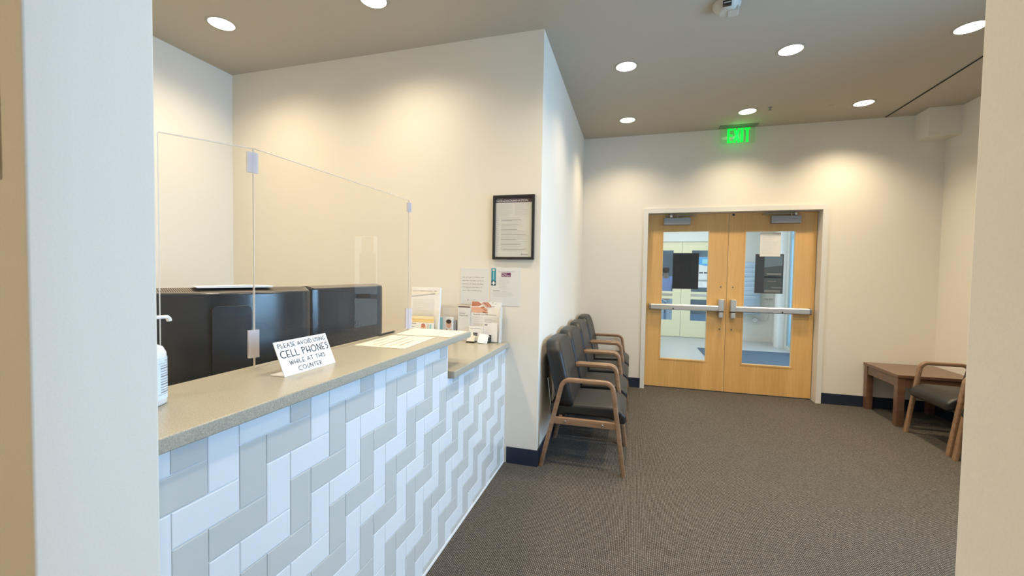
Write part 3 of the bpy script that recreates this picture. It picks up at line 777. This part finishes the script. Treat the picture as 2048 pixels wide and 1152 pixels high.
# ------------------------------------------------------------------ end wall: framed poster, notices
fx0, fx1, fz0, fz1 = -.984, -.677, 1.481, 1.939
r = empty('framed_poster', ((fx0 + fx1) / 2, YE, fz0)); tag(r, 'black framed non-discrimination poster on the wall above the counter end', 'poster')
w = fx1 - fx0; h = fz1 - fz0; fw = .018
m = MB(); m.box(-w / 2, w / 2, -.022, -.001, 0, fw); m.box(-w / 2, w / 2, -.022, -.001, h - fw, h); m.box(-w / 2, -w / 2 + fw, -.022, -.001, fw, h - fw); m.box(w / 2 - fw, w / 2, -.022, -.001, fw, h - fw)
m.build('frame', 'black', r, bevel=.002)
MB().box(-w / 2 + fw, w / 2 - fw, -.008, -.002, fw, h - fw).build('poster_sheet', 'poster', r)
pw, ph = w - 2 * fw, h - 2 * fw
S = Sheet((-w / 2 + fw, -.008, fw), (1, 0, 0), (0, 0, 1), .0004)
S.rect(0, ph - .034, pw, .034, 'header'); S.text('NON-DISCRIMINATION', .006, ph - .028, pw * .86, .0145, 'paper', 2, True)
S.rect(.006, ph - .0085, .05, .0022, 'paleink', 2)
S.lines(.02, ph - .13, ph - .045, pw * .42, 14, .0018, 'paleink', 5); S.lines(pw * .52, ph - .125, ph - .045, pw * .44, 11, .0022, 'paleink', 6)
S.lines(.012, .04, ph - .145, .018, 17, .0022, 'greyink', 8)
S.lines(.042, .04, ph - .14, pw * .78, 32, .0020, 'paleink', 7); S.lines(.042, .055, ph - .16, pw * .72, 7, .0024, 'greyink', 9)
S.disc(pw * .73, .020, .0035, .0035, 'ink'); S.rect(pw * .75, .0185, .04, .003, 'greyink')
S.build('printing', r)
MB().box(-w / 2 + fw, w / 2 - fw, -.0135, -.0125, fw, h - fw).build('glazing', 'acrylic', r)

r = empty('paper_notice', (-1.127, YE, 1.147)); tag(r, 'grey white notice with five lines of writing, left below the framed poster', 'notice')
MB().box(-.110, .110, -.0022, .001, 0, .267).build('sheet', 'lam', r)
S = Sheet((-.110, -.0022, 0), (1, 0, 0), (0, 0, 1), .0004)
for i, t in enumerate(('As of July 1, Clinic will', 'add the charges patients', 'balance at their facility.', 'Complete seating is in', 'their care notification.')):
    S.text(t, .016, .198 - i * .0245, .168 - (.014 if i > 2 else 0), .0085, 'greyink', 2)
S.disc(.062, .033, .0045, .0045, 'greyink'); S.rect(.075, .031, .055, .004, 'paleink'); S.build('printing', r)
r = empty('paper_notice', (-.889, YE, 1.146)); tag(r, 'white notice with a teal stripe and purple box below the framed poster', 'notice')
MB().box(-.112, .112, -.0022, .001, 0, .278).build('sheet', 'lam', r)
S = Sheet((-.112, -.0022, 0), (1, 0, 0), (0, 0, 1), .0004)
S.rect(.006, .145, .036, .125, 'teal'); S.rect(.006, .145, .036, .035, 'tealdk', 2); S.rect(.021, .19, .006, .06, 'lteal', 2); S.disc(.024, .258, .010, .006, 'lam', 3)
S.rect(.010, .159, .028, .008, 'paper', 4); S.rect(.020, .150, .009, .027, 'paper', 5)
S.text('Manage Your Appointments', .058, .247, .125, .005, 'greyink', 2)
S.rect(.084, .210, .070, .030, 'purple'); S.text('Happy', .090, .2285, .036, .0075, 'paper', 2, True); S.text('My Health', .090, .2145, .056, .0075, 'paper', 2, True)
S.lines(.062, .122, .185, .10, 8, .0022, 'paleink', 12); S.rect(.062, .2, .08, .002, 'paleink')
S.rect(.022, .106, .05, .004, 'greyink'); S.lines(.022, .065, .104, .165, 5, .0022, 'paleink', 13); S.build('printing', r)
# small notice frame on the near wall, edge only in view
r = empty('wall_notice', (-1.0, YJ0, 1.516)); tag(r, 'pale board on the near wall at the left edge of the view', 'notice board')
MB().box(-.15, .147, -.012, 0, 0, .6).build('board', 'cream', r, bevel=.002)

# ------------------------------------------------------------------ leaflets on the low counter
ZL = .8852
# tall holder left
r = empty('leaflet_holder', (-1.448, 2.725, ZL)); tag(r, 'tall clear holder with white sheets and a yellow card, left by the wall', 'leaflet holder')
MB().box(-.125, .125, -.045, .03, 0, .012).build('base', 'greyink', r, bevel=.002)
T = Matrix.Rotation(math.radians(-6), 4, 'X')
MB().box(-.115, .115, -.004, .016, .012, .388, T=T).build('sheet_stack', 'paper', r, bevel=.001)
MB().box(-.122, .122, -.010, -.006, .012, .22, T=T).build('front_pocket', 'acrylic', r)
S = Sheet(T @ Vector((-.115, -.004, .012)), (1, 0, 0), T @ Vector((0, 0, 1)), .0006)
S.rect(0, .325, .21, .028, 'cream'); S.text('DENTAL EMERGENCIES', .008, .345, .16, .008, 'paleink', 2, True); S.rect(.18, .345, .02, .008, 'paleink')
S.poly([(.0, .30), (.19, .325), (.19, .335), (0, .31)], 'paleink'); S.rect(.015, .12, .17, .17, 'lam'); S.lines(.03, .13, .27, .14, 12, .003, 'cream', 3, 2)
S.build('printing', r)
MB().box(-.118, .085, -.030, -.022, .012, .178, T=T).build('yellow_card', 'yellow', r)
S = Sheet(T @ Vector((-.118, -.030, .012)), (1, 0, 0), T @ Vector((0, 0, 1)), .0006); S.rect(0, .145, .203, .02, 'yellow2'); S.rect(.02, .128, .165, .002, 'cream'); S.build('printing', kids(r)[-1])
c_ = MB().box(-.128, .095, -.044, -.036, .012, .132, T=T).build('photo_card', 'paper', r)
S = Sheet(T @ Vector((-.128, -.044, .012)), (1, 0, 0), T @ Vector((0, 0, 1)), .0006)
for k in range(3): S.rect(.012, .108 - k * .022, .075 - k * .012, .005, 'greyink')
S.disc(.145, .075, .020, .034, 'skin2'); S.disc(.143, .100, .016, .014, 'skin', 2); S.rect(.175, .03, .012, .08, 'paleink'); S.rect(.195, .03, .012, .08, 'lteal'); S.build('printing', c_)
# middle teal leaflets
r = empty('leaflet_holder', (-1.318, 2.855, ZL)); tag(r, 'low clear holder with teal portrait leaflets between white stacks', 'leaflet holder')
MB().box(-.075, .075, -.05, .012, 0, .006).build('base', 'acrylic', r)
MB().box(-.04, .075, .004, .008, .006, .232).build('back_panel', 'acredge', r)
c_ = MB().box(-.075, .055, -.034, -.018, .006, .168).build('leaflets', 'paper', r, bevel=.001)
S = Sheet((-.075, -.034, .006), (1, 0, 0), (0, 0, 1), .0006)
S.rect(.002, .0, .048, .158, 'lteal'); S.rect(.018, .03, .016, .105, 'lam', 2); S.disc(.100, .110, .020, .030, 'skin2'); S.disc(.100, .130, .021, .016, 'hair', 2); S.poly([(.078, .05), (.1, .02), (.124, .05), (.12, .075), (.1, .062), (.082, .08)], 'skin', 3); S.build('printing', c_)
MB().box(.058, .075, -.020, .0, .006, .145).build('dark_leaflet', 'greyink', r)
# privacy brochure
r = empty('brochure', (-1.180, 2.835, ZL)); tag(r, 'narrow white privacy practices brochure with a maroon top band', 'brochure')
T = Matrix.Rotation(math.radians(-3), 4, 'X')
MB().box(-.047, .047, -.008, 0, 0, .250, T=T).build('leaflets', 'lam', r)
S = Sheet(T @ Vector((-.047, -.008, 0)), (1, 0, 0), T @ Vector((0, 0, 1)), .0006)
S.rect(0, .243, .094, .007, 'maroon'); S.rect(.01, .215, .03, .002, 'paleink'); S.text('PRIVACY', .012, .196, .046, .0085, 'greyink', 2, True); S.text('PRACTICES', .012, .180, .066, .0085, 'greyink', 2, True); S.build('printing', r)
MB().box(-.055, .055, -.03, .012, 0, .05).build('clear_stand', 'acrylic', r)
# big white leaflet display
r = empty('leaflet_holder', (-1.014, 2.84, ZL)); tag(r, 'clear holder with a white flyer picturing two hands, nearest the wall corner', 'leaflet holder')
T = Matrix.Rotation(math.radians(-5), 4, 'X')
MB().box(-.120, .112, -.06, .02, 0, .006).build('base', 'acrylic', r)
c_ = MB().box(-.118, .112, -.006, 0, .006, .288, T=T).build('flyer', 'paper', r)
MB().box(.112, .117, -.035, .012, .0, .25, T=T).build('side_panel', 'acredge', r)
S = Sheet(T @ Vector((-.118, -.006, .006)), (1, 0, 0), T @ Vector((0, 0, 1)), .0006)
S.poly([(.004, .245), (.06, .250), (.085, .262), (.055, .282), (.004, .282)], 'skin')
S.poly([(.004, .206), (.05, .200), (.092, .204), (.118, .212), (.100, .235), (.06, .243), (.004, .24)], 'skin2', 2)
for k in range(4):      # fingers of the lower hand
    S.poly([(.088 + k * .004, .204 + k * .008), (.128 - k * .002, .200 + k * .010), (.134 - k * .002, .205 + k * .010), (.092 + k * .003, .214 + k * .008)], 'skin2' if k % 2 else 'skin', 3)
for k in range(4):      # fingers of the upper hand, bent down
    S.poly([(.078 + k * .012, .272 + k * .002), (.092 + k * .012, .280), (.118 + k * .012, .262 - k * .002), (.128 + k * .010, .244), (.119 + k * .010, .244), (.106 + k * .012, .258)], 'skin' if k % 2 else 'skin2', 4)
S.poly([(.07, .243), (.1, .25), (.108, .238), (.09, .232)], 'skin', 5)
S.disc(.165, .276, .004, .004, 'greyink'); S.disc(.188, .268, .004, .003, 'greyink'); S.disc(.145, .250, .003, .003, 'greyink'); S.rect(.152, .248, .03, .003, 'greyink')
S.text('Request your PPE Account', .020, .186, .175, .008, 'greyink', 2, True)
S.rect(.006, .10, .09, .078, 'lam'); S.lines(.02, .11, .165, .06, 5, .004, 'paleink', 3, 2); S.rect(.1, .10, .11, .075, 'lam'); S.lines(.11, .135, .155, .085, 3, .004, 'paleink', 8, 2)
S.build('printing', c_)
c_ = MB().box(-.118, -.010, -.030, -.024, .006, .112, T=T).build('card', 'paper', r)
S = Sheet(T @ Vector((-.118, -.030, .006)), (1, 0, 0), T @ Vector((0, 0, 1)), .0006); S.rect(.008, .086, .08, .003, 'greyink'); S.rect(.034, .050, .034, .008, 'ink'); S.rect(.036, .038, .032, .008, 'ink'); S.build('printing', c_)
c_ = MB().box(-.008, .096, -.030, -.024, .006, .140, T=T).build('card', 'paper', r)
S = Sheet(T @ Vector((-.008, -.030, .006)), (1, 0, 0), T @ Vector((0, 0, 1)), .0006); S.rect(.008, .112, .022, .012, 'greyink'); S.lines(.012, .04, .1, .075, 6, .0015, 'paleink', 4); S.build('printing', c_)
c_ = MB().box(-.030, .062, -.052, -.048, .004, .060).build('dark_card', 'slateink', r)
S = Sheet((-.030, -.052, .004), (1, 0, 0), (0, 0, 1), .0006); S.rect(.03, .040, .05, .006, 'paper'); S.disc(.062, .014, .012, .006, 'paleink'); S.build('printing', c_)
# loose cards in front
r = empty('business_cards', (-1.103, 2.775, ZL)); tag(r, 'small stack of cream business cards in a dark tray on the low counter', 'cards')
MB().box(-.03, .03, -.012, .03, 0, .007).build('tray', 'black', r, bevel=.001)
T = Matrix.Rotation(math.radians(-20), 4, 'X')
MB().box(-.028, .028, -.004, .006, .008, .052, T=T).build('cards', 'cream', r)
r = empty('loose_card', (-1.005, 2.752, ZL), math.radians(8)); tag(r, 'blank white card leaning in front of the hands flyer', 'card')
T = Matrix.Rotation(math.radians(-28), 4, 'X') @ Matrix.Rotation(math.radians(7), 4, 'Y')
MB().box(-.038, .032, -.0006, .0006, .005, .072, T=T).build('card', 'paper', r)

# ------------------------------------------------------------------ chairs
def arc(cx, cz, rad, a0, a1, n=8):
    return [(cx + rad * math.cos(math.radians(a0 + (a1 - a0) * i / n)), cz + rad * math.sin(math.radians(a0 + (a1 - a0) * i / n))) for i in range(n + 1)]
def make_chair(label, group):
    """origin at the wall-side middle of the chair on the floor, facing +x"""
    root = empty('waiting_chair', (0, 0, 0)); tag(root, label, 'chair', group)
    hw = .27
    path_full = None
    for s in (-1, 1):
        y = s * hw
        # side frame: rear leg, arm, front leg of one bent beech strip, split at the bends
        A = Vector((.018, 0)); B_ = Vector((.150, .555)); C_ = Vector((.520, .565)); D_ = Vector((.598, 0))
        top = .636
        def fil(p, q, r_, rad):
            a = (p - q).normalized(); b = (r_ - q).normalized(); ang = math.acos(max(-1, min(1, a.dot(b)))); d = rad / math.tan(ang / 2)
            s0 = q + a * d; s1 = q + b * d; c = q + (a + b).normalized() * rad / math.sin(ang / 2)
            v0 = s0 - c; v1 = s1 - c; a0 = math.atan2(v0.y, v0.x); a1 = math.atan2(v1.y, v1.x)
            da = (a1 - a0 + PI) % (2 * PI) - PI
            return [(c.x + rad * math.cos(a0 + da * i / 9), c.y + rad * math.sin(a0 + da * i / 9)) for i in range(10)]
        K1 = A + (B_ - A) * (top / (B_ - A).y) ; K1 = Vector((A.x + (B_.x - A.x) * top / B_.y, top))
        K2 = Vector((D_.x + (C_.x - D_.x) * top / C_.y, top))
        f1 = fil(A, K1, K2, .065); f2 = fil(K1, K2, D_, .060)
        prof = rounded(.037, .031, .008, 3)
        sw = lambda pts: MB().sweep([(p[0], y, p[1]) for p in pts], prof)
        sw([tuple(A), f1[0]]).build('leg', 'chairwood', root)
        sw(f1 + f2).build('armrest', 'chairwood', root)
        sw([f2[-1], tuple(D_)]).build('leg', 'chairwood', root)
        m = MB(); m.box(.105, .555, y - .012, y + .012, .318, .368); rl = m.build('side_rail', 'chairwood', root, bevel=.004)
        for x in (.19, .45):
            m = MB(); m.lathe([(.008, 0), (.008, .003), (.005, .005)], T=Matrix.Translation((x, y + s * .012, .343)) @ Matrix.Rotation(-s * PI / 2, 4, 'X'), n=14); m.build('bolt', 'steel', rl)
        if s == -1: pass
    # seat cushion: rounded, waterfall front
    m = MB(); nx, ny = 14, 12; hw2 = .238
    def seat(u, v, topside):
        x = .075 + .53 * u; y = -hw2 + 2 * hw2 * v
        z = .462 - .012 * (1 - u) + .012 * math.sin(PI * v) if topside else .375 - .0 * u
        if topside and u > .8: z -= .055 * ((u - .8) / .2) ** 2
        if not topside and u > .8: z -= .030 * min(1, (u - .8) / .12)
        if not topside and u < .15: z -= .028
        return (x, y, z)
    gt = [[m.bm.verts.new(seat(i / nx, j / ny, True)) for j in range(ny + 1)] for i in range(nx + 1)]
    gb = [[m.bm.verts.new(seat(i / nx, j / ny, False)) for j in range(ny + 1)] for i in range(nx + 1)]
    for i in range(nx):
        for j in range(ny):
            m.face([gt[i][j], gt[i + 1][j], gt[i + 1][j + 1], gt[i][j + 1]]); m.face([gb[i][j + 1], gb[i + 1][j + 1], gb[i + 1][j], gb[i][j]])
    for i in range(nx):
        m.face([gb[i][0], gb[i + 1][0], gt[i + 1][0], gt[i][0]]); m.face([gt[i][ny], gt[i + 1][ny], gb[i + 1][ny], gb[i][ny]])
    for j in range(ny):
        m.face([gb[0][j + 1], gb[0][j], gt[0][j], gt[0][j + 1]]); m.face([gt[nx][j + 1], gt[nx][j], gb[nx][j], gb[nx][j + 1]])
    m.build('seat', 'vinyl', root, bevel=.022, seg=4)
    # backrest: rounded outline, leaning
    m = MB(); W2 = .258
    prof = []
    zb, zt = .0, .47
    out = [(-W2 * .93, 0), (W2 * .93, 0), (W2, .06), (W2, .30)] + [(W2 - .085 + .085 * math.cos(a), .385 + .085 * math.sin(a)) for a in [math.radians(10 + 16 * i) for i in range(6)]]
    out += [(-x, z) for x, z in out[::-1] if z > .01 or x < 0]
    out = [(-W2 * .93, 0), (W2 * .93, 0), (W2, .05), (W2, .18), (W2, .30)] + [(W2 - .11 + .11 * math.cos(a), .360 + .11 * math.sin(a)) for a in [math.radians(15 * i) for i in range(1, 7)]]
    out += [(0, .474)] + [(-x, z) for x, z in out[:1:-1]]
    n = len(out)
    def bk(x, p, k=1.): 
        y_, z_ = p; z2 = .235 + (z_ - .235) * k; y2 = y_ * k
        # lean: axis from (.185,.435) to (.085,.905)
        lx = .190 - .235 * z2 + .10 * (z2 / .47) * 0
        return (lx + x + .018 * (1 - (y_ / W2) ** 2) * (-1 if x > 0 else 0), y2, .437 + z2 * .985)
    layers = [(-.060, .90), (-.057, .955), (-.046, .99), (-.02, 1.), (.022, 1.), (.042, .99), (.052, .95), (.056, .88)]
    R_ = [[m.bm.verts.new(bk(x, p, k)) for p in out] for x, k in layers]
    for a, b in zip(R_, R_[1:]):
        for i in range(n): m.face([a[i], a[(i + 1) % n], b[(i + 1) % n], b[i]], None, True)
    m.face(R_[0][::-1], None, True); m.face(R_[-1], None, True)
    m.build('backrest', 'vinyl', root)
    for s in (-1, 1):
        MB().sweep([(.085, s * .19, .36), (.070, s * .19, .45), (.048, s * .19, .62)], rounded(.034, .006, .002, 2)).build('back_bracket', 'alu', root)
    for x in (.14, .52): MB().box(x, x + .022, -.258, .258, .335, .372).build('cross_rail', 'chairwood', root, bevel=.003)
    return root
G = 'black vinyl chairs in a row along the left wall'
c1 = make_chair('black vinyl wooden armchair at the near end of the row along the wall', G)
ys = [3.205, 3.800, 4.405, 5.035]
lbl = [None, 'second black armchair from the near end of the row along the wall', 'third black armchair of the wall row, next before the far end', 'black armchair at the far end of the row, closest to the door']
for i, y in enumerate(ys):
    o = c1 if i == 0 else copy_tree(c1)
    if i: o['label'] = lbl[i]
    o.location = (XC + .004, y, 0)
for y, l in ((4.345, 'black armchair at the right wall in front of the wooden table'), (3.735, 'black armchair at the right wall mostly hidden by the near wall')):
    o = copy_tree(c1); o['label'] = l; o['group'] = 'black vinyl chairs by the right wall'; o.location = (XR - .008, y, 0); o.rotation_euler = (0, 0, PI)

# ------------------------------------------------------------------ side table
r = empty('side_table', (2.70, 5.045, 0)); tag(r, 'low square dark wood table in the corner by the right wall', 'table')
MB().box(-.305, .305, -.305, .305, .462, .490).build('table_top', 'table', r, bevel=.003)
m = MB(); m.box(-.285, .285, -.292, -.270, .375, .462); m.box(-.285, .285, .27, .292, .375, .462); m.box(-.292, -.27, -.27, .27, .375, .462); m.box(.27, .292, -.27, .27, .375, .462)
m.build('apron', 'table', r)
for sx in (-1, 1):
    for sy in (-1, 1):
        MB().box(sx * .298 if sx < 0 else .238, sx * .298 + .06 if sx < 0 else .298, -.298 if sy < 0 else .238, -.238 if sy < 0 else .298, 0, .462).build('leg', 'table', r, bevel=.003)

# ------------------------------------------------------------------ ceiling items
def downlight(label):
    root = empty('ceiling_light', (0, 0, H)); tag(root, label, 'ceiling light', 'round recessed lights in the ceiling')
    m = MB(); m.lathe([(.079, 0), (.079, -.003), (.090, -.004), (.094, -.001), (.094, 0)], n=48, cap=False); m.build('trim_ring', 'ring', root)
    m = MB(); m.lathe([(.080, -.0006), (.080, -.002)], n=48); m.build('lens', 'lens', root)
    return root
LP = [(-.098, 3.584, 'over the waiting chairs nearest the reception wall'), (-.104, 4.81, 'over the far chairs near the door wall'), (1.083, 3.625, 'in the middle of the waiting room, near row'),
      (1.08, 4.848, 'just in front of the exit sign'), (2.092, 4.878, 'at the far right by the ceiling slot'), (2.125, 3.60, 'at the upper right partly behind the near wall'),
      (-2.779, 2.282, 'above the monitors in the reception corner'), (-1.603, 2.33, 'above the reception counter at the top edge of the view')]
EXTRA = [(-2.78, 1.2), (-1.60, 1.2), (-.104, 2.35), (1.08, 2.35), (2.12, 2.35), (2.12, 1.2), (-.104, 1.2)]  # unseen lamps added along the grid to brighten column and counter
REAR = [(-1.3, -.9), (1.1, -.9), (-.1, -2.2)]
dl = downlight('round recessed ceiling light ' + LP[0][2])
def lamp(x, y, e, size, blend=.35, col=(1, .82, .58)):
    l = bpy.data.lights.new('lamp', 'SPOT'); l.energy = e; l.color = col; l.spot_size = math.radians(size); l.spot_blend = blend; l.shadow_soft_size = .06
    o = bpy.data.objects.new('lamp', l); COL.objects.link(o); o.location = (x, y, H - .012); return o
E0 = 88
for i, (x, y, s) in enumerate(LP):
    o = dl if i == 0 else copy_tree(dl)
    o['label'] = 'round recessed ceiling light ' + s; o.location = (x, y, H)
    lamp(x, y, {0: 70, 1: 88, 2: 108, 3: 98, 4: 122, 5: 130, 6: 80, 7: 76}[i], 152 if i > 5 else 126, 1)
for x, y in EXTRA:
    lamp(x, y, 100 if x < 0 else 80, 138, 1)
    o = copy_tree(dl); o['label'] = 'added unseen round recessed ceiling light outside the pictured area'; o['group'] = 'recessed lights beyond the pictured area'; o.location = (x, y, H)
for x, y in REAR:
    lamp(x, y, 155 if x < -1 else 130, 140, 1)
    o = copy_tree(dl); o['label'] = 'added unseen round recessed ceiling light outside the pictured area'; o['group'] = 'recessed lights beyond the pictured area'; o.location = (x, y, H)

# exit sign
r = empty('exit_sign', (1.09, 5.28, H)); tag(r, 'clear exit sign with green letters hanging from the ceiling before the doors', 'exit sign')
MB().box(-.195, .195, -.055, .055, -.006, 0).build('ceiling_plate', 'exitplate', r, bevel=.002)
MB().box(-.176, .172, -.004, .004, -.198, -.006).build('panel', 'exitglass', r)
m = MB(); m.box(-.1785, -.176, -.005, .005, -.2005, -.006); m.box(.172, .1745, -.005, .005, -.2005, -.006); m.box(-.176, .172, -.005, .005, -.2005, -.198); m.build('panel_edge', 'exitedge', r)
S = Sheet((-.112, -.006, -.182), (1, 0, 0), (0, 0, 1), .0002)
m = MB(); tk = .028; hL = .158
def bar(x0, z0, x1, z1, w, dy=0):
    d = Vector((x1 - x0, 0, z1 - z0)).normalized(); n_ = Vector((-d.z, 0, d.x)) * w / 2
    a = Vector((x0, 0, z0)); b = Vector((x1, 0, z1))
    P_ = [a + n_, a - n_, b - n_, b + n_]
    F = [m.bm.verts.new(p + Vector((0, -.010 - dy, 0))) for p in P_]; Bk = [m.bm.verts.new(p + Vector((0, -.004, 0))) for p in P_]
    m.face(F); m.face(Bk[::-1])
    for i in range(4): m.face([F[i], F[(i + 1) % 4], Bk[(i + 1) % 4], Bk[i]])
ox, oz = -.112, -.186; t2 = .024
bar(ox + .012, oz, ox + .012, oz + hL, t2)
for z in (.0105, hL / 2, hL - .0105): bar(ox + .02, oz + z, ox + .052, oz + z, .021)
bar(ox + .070, oz, ox + .122, oz + hL, t2); bar(ox + .122, oz, ox + .070, oz + hL, t2, .0012)
bar(ox + .150, oz, ox + .150, oz + hL, t2)
bar(ox + .203, oz, ox + .203, oz + hL - .015, t2); bar(ox + .175, oz + hL - .0105, ox + .232, oz + hL - .0105, .021)
m.build('lettering', 'green', r)
l = bpy.data.lights.new('exit_glow', 'POINT'); l.energy = .45; l.color = (.1, 1, .2); l.shadow_soft_size = .05
o = bpy.data.objects.new('exit_glow', l); COL.objects.link(o); o.location = (1.09, 5.24, H - .11)

# smoke detector
r = empty('smoke_detector', (.515, 2.925, H), math.radians(-8)); tag(r, 'white round smoke detector with strobe on the ceiling', 'smoke detector')
MB().lathe([(.080, 0), (.080, -.012), (.074, -.022), (.060, -.034), (.052, -.048), (.040, -.054)], n=40).build('body', 'offwhite', r)
MB().box(.005, .068, -.02, .05, -.060, -.02).build('strobe_housing', 'offwhite', r, bevel=.006)
q = MB().box(-.024, .024, -.078, -.052, -.046, -.020).build('grille', 'black', r, bevel=.002)
MB().box(-.020, .020, -.081, -.078, -.038, -.032).build('grille_bar', 'offwhite', q)
# sprinkler and cover disc
r = empty('sprinkler', (1.267, 4.787, H)); tag(r, 'small pendent sprinkler head on the ceiling beside the exit sign', 'sprinkler')
MB().lathe([(.022, .002), (.022, -.003), (.008, -.006), (.007, -.022)], n=20).build('body', 'steel', r)
MB().lathe([(.016, -.028), (.018, -.026)], n=16).build('deflector', 'steel', r)
o = MB().lathe([(.032, 0), (.032, -.003), (.028, -.005)], n=28).build('blank_disc', 'ceil', loc=(1.816, 4.884, H)); tag(o, 'small flat round cover cap on the ceiling at right', 'cover cap')
# linear slot vent
r = empty('slot_vent', (2.49, 3.2, H)); tag(r, 'long dark slot vent in the ceiling near the right wall', 'vent')
MB().box(-.011, .011, -2.5, 2.155, -.0015, 0).build('slot', 'dark', r)
m = MB(); m.box(-.019, -.011, -2.5, 2.155, -.004, 0); m.box(.011, .019, -2.5, 2.155, -.004, 0); m.build('edge_trim', 'ceil', r)

# ------------------------------------------------------------------ daylight
w = bpy.data.worlds.new('sky'); sc.world = w; w.use_nodes = True
t = w.node_tree; bg = t.nodes['Background']
tc = N(t, 'ShaderNodeTexCoord'); sp = N(t, 'ShaderNodeSeparateXYZ'); t.links.new(tc.outputs['Generated'], sp.inputs[0])
t.links.new(ramp(t, sp.outputs['Z'], [(.0, (.72, .86, 1.)), (.5, (.30, .56, 1.))]), bg.inputs[0]); bg.inputs[1].default_value = 1.3
def area(name, loc, rot, sx, sy, e, col, spread=180):
    l = bpy.data.lights.new(name, 'AREA'); l.shape = 'RECTANGLE'; l.size = sx; l.size_y = sy; l.energy = e; l.color = col
    l.spread = math.radians(spread)
    o = bpy.data.objects.new(name, l); COL.objects.link(o); o.location = loc; o.rotation_euler = rot; return o
area('window_daylight', (XR + .35, (WY0 + WY1) / 2, (WZ0 + WZ1) / 2), (0, PI / 2, 0), WZ1 - WZ0, WY1 - WY0, 92, (.34, .62, 1), 120)
area('lobby_daylight', (3.35, 7.3, 1.5), (0, PI / 2, 0), 2.7, 2.6, 90, (.78, .90, 1), 150)
area('lobby_fill', (.9, 8.2, H - .03), (0, 0, 0), 1.2, 1.2, 45, (1, .95, .88))  # added overhead fill for the lobby; no fixture stands there

# ------------------------------------------------------------------ camera
f_px = 839.197; yaw, pitch, roll, hcam = -.281, -.0353, .0157, 1.3832
yaw, pitch, roll = [float(v) for v in (yaw, pitch, roll)]
cy, sy = math.cos(yaw), math.sin(yaw); cp, sp_ = math.cos(pitch), math.sin(pitch)
F = Vector((sy * cp, cy * cp, sp_)); Rv = Vector((cy, -sy, 0)); U = Rv.cross(F)
cr, sr = math.cos(roll), math.sin(roll)
R2 = cr * Rv + sr * U; U2 = -sr * Rv + cr * U
cam = bpy.data.cameras.new('camera'); cam.sensor_width = 36; cam.lens = f_px / 2048 * 36; cam.clip_start = .02; cam.clip_end = 200
co = bpy.data.objects.new('camera', cam); COL.objects.link(co)
mt = Matrix((( R2.x, U2.x, -F.x, 0), (R2.y, U2.y, -F.y, 0), (R2.z, U2.z, -F.z, hcam), (0, 0, 0, 1)))
co.matrix_world = mt
sc.camera = co

vs = sc.view_settings; vs.view_transform = 'Standard'; vs.look = 'None'; vs.gamma = 1; vs.exposure = 0
vs.use_curve_mapping = False
sc.cycles.max_bounces = 10; sc.cycles.diffuse_bounces = 5; sc.cycles.transparent_max_bounces = 16; sc.cycles.glossy_bounces = 4
sc.cycles.sample_clamp_indirect = 6
